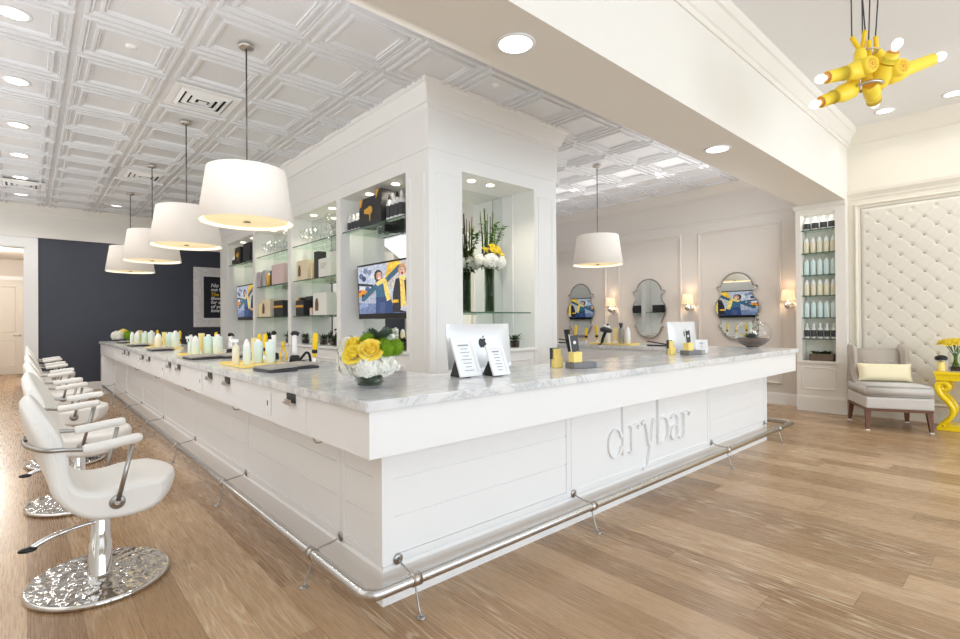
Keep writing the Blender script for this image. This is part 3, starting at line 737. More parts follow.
def downlight(loc, label, g, r=.085):
    t = thing('recessed_ceiling_light', label, 'recessed light', loc, 0, g)
    m = MB(); m.lathe([(r, 0), (r + .022, -.001), (r + .018, -.008), (r, -.006)], 32, cap=False); m.build('trim_ring', M['cap'], t)
    m = MB(); m.lathe([(.001, -.004), (r, -.003)], 32, cap=False); m.build('lens', M['lamp'], t)
    return t
gl = 'recessed lights in the coffered ceiling'
D0 = downlight((-.07, 5.10, ZC - .001), 'round recessed ceiling light at left, largest in its row above the salon chairs', gl)
for y, l in ((6.50, 'second'), (7.92, 'third'), (9.31, 'fourth'), (10.71, 'fifth'), (12.08, 'farthest')):
    dup(D0, (-.07, y, ZC - .001), label='round recessed ceiling light over the chair aisle, %s from the camera in its row' % l)
dup(D0, (1.31, 12.06, ZC - .001), label='round recessed ceiling light by itself near the navy wall beyond the last pendant')
dup(D0, (7.18, 5.52, ZC - .001), label='round recessed coffered-ceiling light just right of the lone pendant rod')
dup(D0, (7.42, 4.02, ZC - .001), label='round recessed coffered-ceiling light beside the beam, above the right wall mirrors')
D1 = downlight((2.19, 2.11, 2.999), 'large round recessed light in the beam underside above the bar corner', 'recessed lights in the beam', .1)
dup(D1, (5.02, 2.12, 2.999), label='round recessed light in the beam underside toward the display column')
dup(D0, (8.13, 1.34, ZF - .001), label='small recessed light in the high ceiling just right below the yellow chandelier', group='recessed lights in the high ceiling')
dup(D0, (8.13, .70, ZF - .001), label='small recessed light in the high ceiling at the right edge of the view', group='recessed lights in the high ceiling')
for i, (loc, l) in enumerate((((.652, 5.07), 'small white round sprinkler cap in the coffered ceiling above the chairs'), ((3.42, 3.56), 'small white round sprinkler cap in the coffered ceiling beside the shelving unit crown'))):
    m = MB(); m.lathe([(.001, -.014), (.035, -.014), (.042, -.006), (.042, 0)], 20, cap=False)
    tag(m.build('sprinkler_cap', M['cap'], None, (loc[0], loc[1], ZC - .0005)), l, 'sprinkler cap')

def vent(loc, label):
    t = thing('ceiling_vent', label, 'air vent', loc, 0, 'square ceiling air vents')
    m = MB()
    for h0, h1, za, zb_ in ((.30, .235, -.018, -.03),):
        for s in range(4):
            T = Euler((0, 0, s * PI / 2)).to_matrix().to_4x4(); m.add([(-h0, -h0, -.004), (h0, -h0, -.004), (h0, -h0, za), (-h0, -h0, za), (h1, -h1, zb_ + .012), (-h1, -h1, zb_ + .012)], [(0, 1, 2, 3), (3, 2, 4, 5)], 0, False, T)
    m.build('frame', M['cap'], t)
    m = MB(); m.box(-.24, .24, -.24, .24, -.006, -.004); m.build('duct_shade_sheet', M['void'], t)  # flat dark sheet; the shade inside the duct is put into its colour
    for h in (.232, .168, .104):
        m = MB()
        for s in range(4):
            T = Euler((0, 0, s * PI / 2)).to_matrix().to_4x4(); g = h - .036
            m.add([(-h, -h, -.012), (h, -h, -.012), (g, -g, -.034), (-g, -g, -.034)], [(0, 1, 2, 3)], 0, False, T)
            m.add([(-g, -g, -.034), (g, -g, -.034), (g - .003, -g + .003, -.012), (-g + .003, -g + .003, -.012)], [(0, 1, 2, 3)], 0, False, T)
        m.build('louvre', M['cap'], t)
    m = MB(); m.box(-.04, .04, -.04, .04, -.034, -.030); m.build('centre_plate', M['cap'], t)
    return t
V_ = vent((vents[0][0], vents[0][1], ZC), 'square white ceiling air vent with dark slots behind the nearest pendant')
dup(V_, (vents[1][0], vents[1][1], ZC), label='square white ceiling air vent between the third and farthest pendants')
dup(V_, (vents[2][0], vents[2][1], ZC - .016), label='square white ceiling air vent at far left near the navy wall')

# chandelier of yellow hair dryers
YAW = -math.radians(41.83)
ch = thing('hair_dryer_chandelier', 'chandelier of bunched yellow hair dryers with glowing bulbs on thin cables', 'chandelier', (4.63, .86, 3.17), YAW)
S_ = 3.7 / 506.0
def cp(px, py, d=0.0): return ((px - 873) * S_, d, -(py - 66) * S_)
def dryer(back, nose, bulb_dir, handle, cord, ceil_pt, r=.066):
    b, n_ = Vector(back), Vector(nose); T, L = aim(b, n_)
    m = MB(); m.lathe([(.02, -.045), (r * .8, -.04), (r, -.01), (r, .07), (r * .75, .12), (.050, .16), (.047, L * .5), (.043, L)], 24, 0, T)
    o = m.build('dryer_body', M['dryer_yellow'], ch)
    m = MB(); m.lathe([(.038, -.048), (.041, -.042)], 20, 0, T)
    for k in range(12):
        a = k * PI / 6; m.box(-.004, .004, .026, .046, -.05, -.045, 0, T @ Euler((0, 0, a)).to_matrix().to_4x4())
    m.build('intake_grille', M['gold'], o)
    m = MB(); m.lathe([(.040, L), (.036, L + .006), (.026, L + .012)], 20, 0, T); m.build('socket', M['copper'], o)
    m = MB(); m.lathe([(.015, L + .012), (.017, L + .02), (.031, L + .045), (.032, L + .062), (.022, L + .085), (.001, L + .093)], 20, 0, T, cap=False); m.build('bulb', M['bulb'], o)
    if bulb_dir:
        g0 = Vector(bulb_dir); Tg, _ = aim(g0, g0 + Vector((.15, -1, -.1)))
        g = MB(); g.lathe([(.058, -.06), (.062, .0), (.060, .03), (.050, .045), (.001, .045)], 24, 0, Tg); mh = g.build('motor_housing', M['dryer_yellow'], o)
        g = MB(); g.lathe([(.014, .0455), (.014, .050), (.001, .050)], 14, 0, Tg, cap=False)
        for k in range(14): g.box(-.0035, .0035, .022, .044, .0455, .0475, 0, Tg @ Euler((0, 0, k * PI / 7)).to_matrix().to_4x4())
        g.build('vent_slots', M['gold'], mh)
    h = [Vector(back), Vector(handle)]
    m = MB(); m.tube(spline([tuple(h[0]), tuple(h[0].lerp(h[1], .5) + Vector((0, 0, .01))), tuple(h[1])], 4), [.045] * 4 + [.040] * 3 + [.034] * 2, 14); m.build('handle', M['dryer_yellow'], o)
    m = MB(); m.tube(spline([tuple(h[1]), tuple((h[1] + Vector(cord)) / 2), tuple(cord)], 4), .016, 10); m.build('cord_sleeve', M['yellow'], o)
    m = MB(); m.tube([tuple(cord), tuple(ceil_pt)], .0045, 6); m.build('cable', M['dkgrey'], o)
zc = ZF - 3.17 - .012
dryer(cp(862, 68, -.04), cp(822, 80, -.10), cp(863, 68, -.09), cp(863, 48, -.02), cp(857, 33), (-.12, 0.0, zc))
dryer(cp(860, 83, .06), cp(827, 97, .02), None, cp(872, 60, .08), cp(870.5, 26), (-.03, .03, zc))
dryer(cp(884, 78, .0), cp(884, 58, -.13), None, cp(877, 54, .02), cp(874, 36), (.03, 0, zc), .062)
dryer(cp(893, 73, -.02), cp(935, 58, -.03), cp(894, 70, -.08), cp(884, 46, .02), cp(881, 32), (.10, 0, zc))
dryer(cp(876, 84, .0), cp(888, 90, .09), None, cp(876, 62, .06), cp(873, 50, .05), (.0, .05, zc), .055)
m = MB(); m.tube([(math.cos(a) * .085, math.sin(a) * .085, -.12) for a in [k * PI / 8 for k in range(16)]], .012, 8, closed=True); m.tube([(math.cos(a) * .06, math.sin(a) * .06, .13) for a in [k * PI / 8 for k in range(16)]], .006, 8, closed=True); m.build('chain_ring', M['nickel'], ch)
m = MB(); m.lathe([(.17, zc + .011), (.17, zc - .01), (.15, zc - .025), (.001, zc - .025)], 28, cap=False); m.build('ceiling_plate', M['nickel'], ch)

# ------------------------------------------------------------------ salon chairs
def salon_chair(loc, label):
    t = thing('salon_chair', label, 'salon chair', loc, 0, 'white salon chairs along the bar')
    m = MB(); m.lathe([(.295, .001), (.308, .008), (.308, .02), (.300, .028)], 48, sy=1.10); m.build('base_rim', M['chrome'], t)
    m = MB(); m.lathe([(.298, .0285), (.2, .034), (.06, .038), (.001, .038)], 48, sy=1.10, cap=False); m.build('base_plate', M['hammered'], t)
    m = MB(); m.lathe([(.058, .034), (.052, .045), (.05, .20), (.044, .205), (.044, .375)], 28); m.build('column', M['chrome'], t)
    m = MB(); m.tube(spline([(-.03, -.03, .312), (-.10, -.05, .312), (-.20, -.08, .300), (-.27, -.10, .275)], 4), [.010] * 6 + [.013] * 7, 10); lv = m.build('pump_lever', M['chrome'], t)
    m = MB(); m.ball((-.285, -.105, .270), .02, sx=1.9, sy=1, sz=.7); m.build('lever_pad', M['black'], lv)
    # padded shell: side profile swept across its width
    outer = [(-.315, .955), (-.312, .90), (-.288, .78), (-.245, .65), (-.195, .53), (-.135, .445), (-.05, .392), (.08, .375), (.2, .383), (.278, .405), (.318, .445)]
    inner = [(.332, .505), (.305, .538), (.15, .538), (.0, .522), (-.085, .540), (-.14, .60), (-.175, .70), (-.210, .82), (-.245, .93), (-.272, .985), (-.297, .985)]
    pr = [Vector((p.x, p.y)) for p in spline([(a, b, 0) for a, b in outer + inner] + [(outer[0][0], outer[0][1], 0)], 4)][:-1]
    n = len(pr); ctr = []
    nrm = []
    for i in range(n):
        d = (pr[(i + 1) % n] - pr[i - 1]).normalized(); nrm.append(Vector((-d.y, d.x)))
    v = []; f = []; ts = [-1, -.995, -.98, -.955, -.92, -.87, -.6, -.3, 0, .3, .6, .87, .92, .955, .98, .995, 1]
    for tt in ts:
        a = max(0, (abs(tt) - .86) / .14); e = .026 * (1 - math.sqrt(max(0, 1 - a * a)))
        for i in range(n):
            dd = (pr[i] - pr[84 - i]).length if i <= 84 else (pr[0] - pr[84]).length
            if abs(i - 42) < 3: dd = .045
            q = pr[i] + nrm[i] * min(e, .36 * max(dd, .02))
            k = max(0, min(1, (q.y - .5) / .48)); w = .275 - .075 * k * k
            x = q.x
            if q.x > .05: x -= .085 * (q.x - .05) / .27 * tt * tt
            zz = q.y
            if q.y > .8: zz -= .10 * (q.y - .8) / .19 * abs(tt) ** 2.5
            x += (.045 * tt * tt if (q.x < -.1 and q.y > .55) else 0) * min(1, (q.y - .55) / .15 if q.y > .55 else 0)
            v.append((x, tt * w, zz))
    for k in range(len(ts) - 1):
        for i in range(n):
            j = (i + 1) % n; f.append((k * n + i, k * n + j, (k + 1) * n + j, (k + 1) * n + i))
    m = MB(); m.add(v, f, 0, True); 
    ec = [(i, i + 1, 83 - i, 84 - i) for i in range(40)] + [(40, 41, 42, 43, 44), (84, 85, 86, 87, 0)]
    m.add(v[:n], ec, 0, False); m.add(v[-n:], ec, 0, False); m.build('padded_shell', M['leather'], t)
    for s in (-1, 1):
        m = MB(); m.tube(spline([(-.09, s * .292, .742), (-.02, s * .297, .748), (.07, s * .292, .760), (.145, s * .280, .768)], 5), [.017] + [.021] * 13 + [.019, .011], 14, flat=(1.0, 1.1)); ar = m.build('armrest', M['leather'], t)
        m = MB(); m.tube([(.105, s * .286, .735), (.045, s * .287, .47)], .0085, 10, flat=(.8, 1.25)); m.build('strut', M['dark_metal'], ar)
        m = MB(); Tm, _ = aim((.043, s * .262, .462), (.043, s * .30, .462)); m.lathe([(.034, 0), (.034, .016), (.028, .02), (.016, .02), (.012, .026)], 20, 0, Tm); m.build('pivot_cap', M['dark_metal'], ar)
    hp = [(-.085, .29, .742), (-.16, .276, .75), (-.212, .272, .754), (-.250, .238, .760), (-.290, .13, .764), (-.302, 0, .764)]
    m = MB(); m.tube(spline([(a, -b, c) for a, b, c in hp] + hp[-2::-1], 4), .0085, 10, flat=(.7, 1.25)); m.build('arm_hoop', M['dark_metal'], t)
    return t
CHX = .285; R_CH = {'second': math.radians(-7), 'fourth': math.radians(-3)}
S0 = salon_chair((CHX, 3.31, 0), 'white padded salon chair on an oval hammered chrome base, nearest the camera')
for y, l in ((4.86, 'second'), (6.36, 'third'), (7.93, 'fourth'), (9.48, 'fifth')):
    dup(S0, (CHX, y, 0), R_CH.get(l, 0), label='white padded salon chair in the row along the bar, %s from the camera' % l)
dup(S0, (CHX, 11.05, 0), label='white padded salon chair farthest along the row, closest to the navy wall')

# ------------------------------------------------------------------ wall mirrors, sconces, framed sign
def mirror_outline(n=10):
    r = []
    def A(cx, cy, rad, a0, a1, k=n):
        for i in range(k): 
            a = math.radians(a0 + (a1 - a0) * i / (k - 1)); r.append((cx + rad * math.cos(a), cy + rad * math.sin(a)))
    A(0, .30, .265, 90, 10, 10)                     # top arch, right half
    r.append((.315, .335)); r.append((.325, .315)); r.append((.265, .26)); r.append((.255, .21))
    r += [(.275, .15), (.33, .08), (.358, .0), (.345, -.09), (.30, -.18), (.262, -.25), (.258, -.29), (.30, -.335), (.285, -.36)]
    A(0, -.30, .268, -12, -90, 9)
    l = [(-x, y) for x, y in r[1:-1]][::-1]
    return r + l
def wall_mirror(y, label):
    t = thing('wall_mirror', label, 'mirror', (XM, y, 1.56), 0, 'scalloped mirrors on the right wall')
    T = Matrix(((0, 0, -1, 0), (-1, 0, 0, 0), (0, 1, 0, 0), (0, 0, 0, 1)))
    ol = mirror_outline()
    m = MB(); m.prism([(x * 1.0, z) for x, z in ol], .001, .022, 0, T); m.build('backing', M['dkgrey'], t)
    k = .955
    m = MB(); m.prism([(x * k, z * .972) for x, z in ol], .0225, .028, 0, T); m.build('glass_plate', M['mirror'], t)
    m = MB(); m.tube([T @ Vector((x, z, .022)) for x, z in ol], .009, 8, closed=True); m.build('rim', M['nickel'], t)
    return t
W0 = wall_mirror(3.43, 'scalloped wall mirror nearest the display column, behind the glass bowl, reflecting a screen')
dup(W0, (XM, 5.03, 1.56), label='scalloped wall mirror between two sconces, middle of the three, reflecting white shelving')
dup(W0, (XM, 6.62, 1.56), label='scalloped wall mirror below the lone right pendant, farthest of the three')
def sconce(y, label):
    t = thing('wall_sconce', label, 'wall lamp', (XM, y, 1.555), 0, 'lit wall sconces between the mirrors')
    m = MB(); Tm, _ = aim((-.001, 0, 0), (-.05, 0, 0)); m.lathe([(.055, 0), (.055, .012), (.03, .025)], 24, 0, Tm); m.build('backplate', M['chrome'], t)
    m = MB(); m.tube(spline([(-.02, 0, 0), (-.09, 0, -.005), (-.125, 0, .02), (-.125, 0, .075)], 4), .009, 10); m.ball((-.10, 0, -.005), .060, sub=3); m.build('arm', M['chrome'], t)
    m = MB(); m.lathe([(.078, .235), (.098, .075), (.094, .075), (.074, .235)], 32, 0, Matrix.Translation((-.125, 0, 0)), cap=False); m.build('lamp_shade', M['sconceshade'], t)
    return t
C0 = sconce(2.635, 'small lit sconce with chrome ball on the wall beside the display column')
dup(C0, (XM, 4.22, 1.555), label='small lit sconce behind the second computer, between the near and middle wall mirrors')
dup(C0, (XM, 5.81, 1.555), label='small lit sconce between the middle and farthest wall mirrors')

fr = thing('framed_sign', 'black sign with white and yellow hand lettering in a whitewashed frame on navy wall', 'framed sign', (3.72, YB - .001, 1.95))
m = MB(); h = .695; w = .86
Tm = Matrix(((1, 0, 0, 0), (0, 0, -1, 0), (0, 1, 0, 0), (0, 0, 0, 1)))
for q in ((-w, -w + .17, -h, h), (w - .17, w, -h, h)): m.box(q[0], q[1], q[2], q[3], 0, .05, T=Tm, bev=.008)
for q in ((-h, -h + .17), (h - .17, h)): m.box(-w + .17, w - .17, q[0], q[1], 0, .048, T=Tm)
m.build('frame', M['pearl'], fr)
m = MB()
for a, b, c, d_ in ((-w + .17, -w + .21, -h + .17, h - .17), (w - .21, w - .17, -h + .17, h - .17), (-w + .21, w - .21, -h + .17, -h + .21), (-w + .21, w - .21, h - .21, h - .17)): m.box(a, b, c, d_, 0, .03, T=Tm)
m.build('mat_border', M['cap'], fr)
m = MB(); m.box(-w + .2, w - .2, -h + .2, h - .2, 0, .02, T=Tm); pb = m.build('board', mat('chalk_black', (34, 38, 48), .6), fr)
def text(body, size, loc, mt, parent, rot=(PI / 2, 0, 0), shear=0.0, name='lettering', off=0.0):
    c = bpy.data.curves.new(name, 'FONT'); c.body = body; c.size = size; c.shear = shear; c.extrude = .001; c.offset = off
    o = bpy.data.objects.new(name, c); C.objects.link(o)
    dg = bpy.context.evaluated_depsgraph_get(); dg.update()
    me = bpy.data.meshes.new_from_object(o.evaluated_get(dg)); bpy.data.objects.remove(o)
    o = bpy.data.objects.new(name, me); C.objects.link(o); me.materials.clear(); me.materials.append(mt)
    o.parent = parent; o.location = loc; o.rotation_euler = rot; return o
yy = -.0225
for body, size, z, mt in (('No cuts', .125, .24, 'textwhite'), ('out here', .105, .15, 'textwhite'), ('The Bar', .11, .035, 'textyellow'), ('Blowouts', .10, -.055, 'textwhite'), ('for all', .11, -.15, 'textwhite'), ('of you', .11, -.25, 'textwhite'), ('love it', .11, -.345, 'textwhite')):
    text(body, size, (-.50, yy, z), M[mt], pb, shear=.2, off=.0025)

# ------------------------------------------------------------------ screens in the shelving unit
def hx(r, g, b): return lin((r, g, b))
def screen_picture(parent, T, w, h, flip=False):
    m = MB(); Z = [0.0]
    def P(pts, c, T2=None):
        Z[0] += .00012
        m.flat([((x - .5) * w * (-1 if flip else 1), (y - .5) * h) for x, y in pts], Z[0], hx(*c), 0, T)
    def E(cx, cy, rx, ry, c, n=18): P([(cx + rx * math.cos(2 * PI * i / n), cy + ry * math.sin(2 * PI * i / n)) for i in range(n)], c)
    P([(0, 0), (1, 0), (1, 1), (0, 1)], (196, 204, 222))
    P([(0, .0), (1, 0), (1, .2), (0, .23)], (120, 136, 178)); P([(0, .23), (.45, .2), (.45, .5), (0, .46)], (176, 184, 204))
    P([(0, .1), (.2, .16), (.2, .22), (0, .2)], (150, 166, 204)); P([(.55, .5), (1, .5), (1, 1), (.6, 1)], (206, 200, 196))
    for x0, y0, c in ((.04, .8, (92, 108, 150)), (.1, .74, (60, 72, 108)), (.22, .86, (140, 150, 176)), (.3, .78, (220, 226, 236)), (.14, .9, (120, 132, 164))): E(x0 + .03, y0, .05, .06, c, 9)
    P([(0, .66), (.32, .6), (.34, .54), (0, .52)], (40, 46, 60)); P([(.02, .6), (.28, .56), (.3, .49), (.02, .46)], (222, 228, 238))
    P([(0, .48), (.1, .52), (.3, .44), (.3, .38), (0, .36)], (232, 150, 40)); E(.1, .36, .035, .06, (30, 30, 34)); P([(.01, .5), (.06, .51), (.06, .46), (.01, .45)], (200, 60, 50)); E(.2, .52, .05, .05, (70, 100, 150))
    P([(.58, .74), (.66, 1), (.86, 1), (.8, .8), (.62, .6)], (244, 196, 60)); P([(.66, .9), (.78, 1.0), (.9, .94), (.84, .84)], (252, 214, 70)); P([(.86, .6), (1, .64), (1, .78), (.9, .78)], (226, 212, 206))
    # first person: teal coat, arms out
    P([(.06, .28), (.12, .26), (.42, .52), (.4, .62), (.3, .56), (.07, .34)], (52, 104, 132)); P([(.38, .30), (.64, .30), (.62, .68), (.5, .72), (.38, .66)], (56, 108, 138))
    P([(.58, .58), (.86, .82), (.9, .92), (.84, .93), (.58, .7)], (50, 100, 130)); P([(.36, .0), (.72, .0), (.68, .32), (.38, .34)], (44, 74, 124)); P([(.44, .0), (.56, .0), (.56, .22), (.46, .22)], (74, 92, 136))
    E(.44, .77, .085, .12, (34, 26, 30)); E(.455, .755, .058, .09, (224, 172, 148)); P([(.43, .72), (.49, .73), (.475, .7), (.445, .695)], (250, 246, 244)); P([(.43, .69), (.425, .68), (.46, .66), (.49, .69), (.46, .685)], (170, 60, 60))
    E(.438, .785, .009, .008, (40, 28, 26), 8); E(.478, .788, .009, .008, (40, 28, 26), 8)
    P([(.38, .62), (.42, .56), (.56, .62), (.58, .72), (.52, .7), (.44, .66)], (250, 224, 130)); P([(.53, .68), (.6, .68), (.68, .28), (.6, .24), (.56, .42)], (250, 222, 120))
    # second person: dark coat, yellow scarf
    P([(.70, .02), (1.0, .0), (1, .62), (.92, .7), (.78, .66), (.72, .4)], (40, 40, 52)); P([(.7, .2), (.82, .2), (.82, .26), (.7, .26)], (246, 196, 50))
    E(.9, .83, .075, .11, (196, 150, 110)); E(.9, .80, .052, .08, (232, 188, 168)); P([(.88, .78), (.925, .78), (.92, .735), (.89, .735)], (150, 50, 56)); E(.885, .82, .008, .008, (40, 30, 30), 8); E(.915, .82, .008, .008, (40, 30, 30), 8)
    P([(.84, .70), (.95, .70), (.96, .62), (.86, .6)], (252, 226, 134)); P([(.86, .66), (.93, .66), (.96, .1), (.86, .1)], (250, 220, 116))
    P([(.84, .06), (1, .0), (1, .12), (.9, .14)], (206, 210, 222))
    return m.build('picture', M['pic'], parent)
def tv(x, y, z, facing, label, w=1.14, h=.66):
    t = thing('wall_screen', label, 'screen', (x, y, z), 0)
    T = Matrix(((0, 0, -1, 0), (-1, 0, 0, 0), (0, 1, 0, 0), (0, 0, 0, 1))) if facing < 0 else Matrix(((0, 0, 1, 0), (1, 0, 0, 0), (0, 1, 0, 0), (0, 0, 0, 1)))
    T = T @ Euler((math.radians(2), 0, 0)).to_matrix().to_4x4()
    m = MB(); m.box(-w / 2, w / 2, -h / 2, h / 2, -.045, 0, T=T, bev=.004); m.build('housing', M['black'], t)
    sp = screen_picture(t, T @ Matrix.Translation((0, .02, .001)), w - .04, h - .085)
    m = MB(); m.box(-.12, .12, -.1, .1, -.13, -.045, T=T); m.build('wall_mount', M['dkgrey'], t)
    return t
tv(3.075, 5.14, 1.705, -1, 'flat screen with two people in yellow scarves, in the shelving bay nearest the camera')
tv(3.06, 9.95, 1.725, -1, 'flat screen in the farthest shelving bay beside the navy wall')
tv(4.63, 5.10, 1.72, 1, 'flat screen on the far side of the unit, seen in the nearest wall mirror', 1.16)
tv(4.63, 9.72, 1.72, 1, 'flat screen on the far side of the unit, seen in the farthest wall mirror', 1.16)
# ------------------------------------------------------------------ small things on the counter and shelves
TOP = 1.0025        # counter surface
def R(a): return math.radians(a)
def bottle(loc, label, kind, group, h=.21, r=.032, body='mint', cap='cap', band=None, rz=0, name='hair_product_bottle'):
    t = thing(name, label, 'bottle', loc, rz, group)
    m = MB(); c = MB()
    if kind == 'cyl':       # straight shampoo bottle, flat round shoulders
        m.lathe([(r * .9, 0), (r, .006), (r, h * .84), (r * .93, h * .88), (r * .5, h * .905)], 24); c.lathe([(r * .42, h * .905), (r * .42, h * .985), (r * .34, h)], 20)
    elif kind == 'cone':    # domed cap bottle
        m.lathe([(r * .9, 0), (r, .006), (r, h * .62), (r * .92, h * .70)], 24); c.lathe([(r * .93, h * .70), (r * .80, h * .80), (r * .5, h * .93), (r * .2, h * .99), (.001, h)], 22, cap=False)
    elif kind == 'tube':    # inverted squeeze tube
        m.lathe([(r * .75, h * .16), (r * .85, h * .3), (r, h * .6), (r * 1.05, h)], 22, sy=.6); c.lathe([(r * .72, 0), (r * .74, .004), (r * .74, h * .16)], 20)
    elif kind == 'spray':   # spray bottle with a trigger head
        m.lathe([(r * .9, 0), (r, .006), (r, h * .66), (r * .7, h * .74), (r * .38, h * .78)], 22); c.lathe([(r * .4, h * .78), (r * .4, h * .86)], 16); c.box(-.045, .02, -.011, .011, h * .86, h, bev=.004); c.box(-.036, -.028, -.006, .006, h * .70, h * .88)
    elif kind == 'clear':   # clear glass bottle with black label
        m.lathe([(r * .9, 0), (r, .006), (r, h * .62), (r * .5, h * .74), (r * .38, h * .80)], 22); c.lathe([(r * .42, h * .80), (r * .45, h * .90), (r * .3, h)], 16)
        lb = MB(); lb.lathe([(r * 1.01, h * .12), (r * 1.01, h * .55)], 22, cap=False)
    o = m.build('bottle_body', M['frost'] if kind == 'clear' else M[body], t); c.build('cap', M[cap], t)
    if kind == 'clear': lb.build('black_label', M['label'], o)
    if band:
        b = MB(); z0 = h * .25; b.lathe([(r * 1.012, z0), (r * 1.012, z0 + h * .22)], 22, cap=False, sy=1); b.build('printed_band', M[band], o)
    return t
def tray(loc, rz, label, w=.30, d=.42):
    t = thing('yellow_tray', label, 'tray', loc, rz, 'yellow product trays on the left bar arm')
    m = MB(); m.box(-w / 2, w / 2, -d / 2, d / 2, 0, .006, bev=.002); m.build('base', M['tray'], t)
    m = MB()
    for q in ((-w / 2, w / 2, -d / 2, -d / 2 + .006), (-w / 2, w / 2, d / 2 - .006, d / 2), (-w / 2, -w / 2 + .006, -d / 2 + .006, d / 2 - .006), (w / 2 - .006, w / 2, -d / 2 + .006, d / 2 - .006)): m.box(*q, .006, .018)
    m.build('rim', M['tray'], t); return t
def pad(loc, rz, label, w=.24, d=.32):
    t = thing('menu_folder', label, 'menu folder', loc, rz, 'grey menu folders on the left bar arm')
    m = MB(); m.box(-w / 2, w / 2, -d / 2, d / 2, 0, .016, bev=.004); m.build('dark_base', M['dkgrey'], t)
    m = MB(); T = TR((0, 0, .017), ry=R(-2.5)); m.box(-w / 2 + .004, w / 2 - .002, -d / 2 + .004, d / 2 - .004, .004, .018, T=T, bev=.004); m.build('cover', M['ltgrey'], t); return t
def brush(loc, label, tilt=0, rz=0, h=.26, name='yellow_brush'):
    t = thing(name, label, 'hair brush', loc, rz, 'yellow hair brushes')
    T = TR((0, 0, 0), rx=tilt)
    m = MB(); m.tube([T @ Vector((0, 0, z)) for z in (.05, .075, h * .6, h - .03, h - .008, h)], [.014, .018, .021, .024, .018, .006], 14, flat=(1, .75)); m.build('paddle', M['yellow'], t)
    m = MB(); m.tube([T @ Vector((0, 0, z)) for z in (0.0, .004, .05)], [.013, .016, .015], 12); m.build('tip', M['cap'], t)
    m = MB(); m.tube([T @ Vector((0, .0, z)) for z in (.085, .115)], .0215, 14); m.build('black_band', M['black'], t); return t
def clip_pair(loc, label, rz=0):
    t = thing('yellow_clip', label, 'hair clip', loc, rz)
    for s in (-1, 1):
        m = MB(); m.tube(spline([(s * .028, 0, 0.0), (s * .022, 0, .06), (s * .004, 0, .135), (s * .012, 0, .165)], 4), [.007] + [.011] * 11 + [.008], 10, flat=(1, .6)); m.build('arm', M['yellow'], t)
    m = MB(); Tm, _ = aim((0, -.014, .125), (0, .014, .125)); m.lathe([(.012, 0), (.012, .028)], 14, 0, Tm); m.build('hinge', M['gold'], t); return t
def white_dryer(loc, label, rz=0, s=1.0):
    t = thing('hair_dryer', label, 'hair dryer', loc, rz)
    m = MB(); m.lathe([(.040, 0), (.044, .006), (.040, .05 * s), (.026, .06 * s)], 24); m.build('holder', M['black'], t)
    m = MB(); m.tube([(0, 0, .05 * s), (0, 0, .09 * s), (0, 0, .20 * s), (.003, 0, .228 * s)], [.023, .021, .020, .019], 16); m.build('handle', M['cap'], t)
    m = MB(); m.tube(spline([(-.028, 0, .232 * s), (-.01, 0, .240 * s), (.012, 0, .240 * s), (.034, 0, .230 * s)], 4), [.013] * 3 + [.021] * 7 + [.018] * 3, 16); m.build('head', M['black'], t)
    m = MB(); m.tube(spline([(.03, 0, .02), (.065, .01, .0075), (.085, .03, .0075), (.07, .055, .0075)], 5), .005, 8); m.build('cord', M['black'], t); return t
def iron(loc, label, rz=0):
    t = thing('curling_iron', label, 'styling iron', loc, rz)
    m = MB(); m.tube(spline([(-.05, 0, .014), (-.02, 0, .05), (.01, 0, .085), (.035, 0, .07), (.045, 0, .014)], 5), .011, 10); m.build('handle', M['black'], t)
    m = MB(); m.tube([(.045, 0, .013), (.0, .05, .013)], .010, 10); m.build('barrel', M['nickel'], t); return t

# yellow trays with bottles along the left arm ----------------------------------
trays = [((1.34, 4.20), 'nearest'), ((1.36, 5.86), 'second'), ((1.38, 7.93), 'third'), ((1.38, 9.66), 'farthest')]
tl = {'nearest': 'yellow tray on the left bar arm nearest the camera, holding five bottles', 'second': 'yellow tray on the left bar arm, second from the camera',
      'third': 'yellow tray on the left bar arm, third from the camera', 'farthest': 'yellow tray on the left bar arm nearest the navy wall'}
for (x, y), n_ in trays: tray((x, y, TOP), 0, tl[n_], .34, .58)
Z1 = TOP + .0075
gb = 'hair product bottles on the yellow trays'
B = lambda x, y, lab, kind, **k: bottle((x, y, Z1), lab, kind, gb, **k)
# nearest tray
B(1.215, 4.22, 'cream spray bottle at the front left of the nearest yellow tray', 'spray', h=.20, r=.026, body='cream')
B(1.275, 4.15, 'pale mint bottle with pointed cap at the front of the nearest yellow tray', 'cone', h=.20, r=.028, body='palemint', band='palemint')
B(1.42, 4.42, 'slim vanilla tube behind the cream bottles on the nearest yellow tray', 'tube', h=.20, r=.026, body='vanilla')
B(1.40, 4.27, 'aqua shampoo bottle, left one of the pair on the nearest yellow tray', 'cyl', h=.19, r=.038, body='aqua')
B(1.465, 4.18, 'aqua shampoo bottle, right one of the pair on the nearest yellow tray', 'cyl', h=.19, r=.038, body='aqua')
# second
B(1.275, 5.96, 'small white trigger spray bottle on the second yellow tray', 'spray', h=.19, r=.028, body='palemint')
B(1.29, 5.82, 'pale mint bottle with pointed cap at the front of the second yellow tray', 'cone', h=.20, r=.036, body='palemint')
B(1.385, 5.99, 'slim vanilla tube in the middle of the second yellow tray', 'tube', h=.22, r=.03, body='vanilla')
B(1.405, 5.80, 'mint shampoo bottle in the middle of the second yellow tray', 'cyl', h=.21, r=.046, body='mint')
B(1.475, 5.73, 'pale mint shampoo bottle at the right of the second yellow tray', 'cyl', h=.21, r=.046, body='palemint')
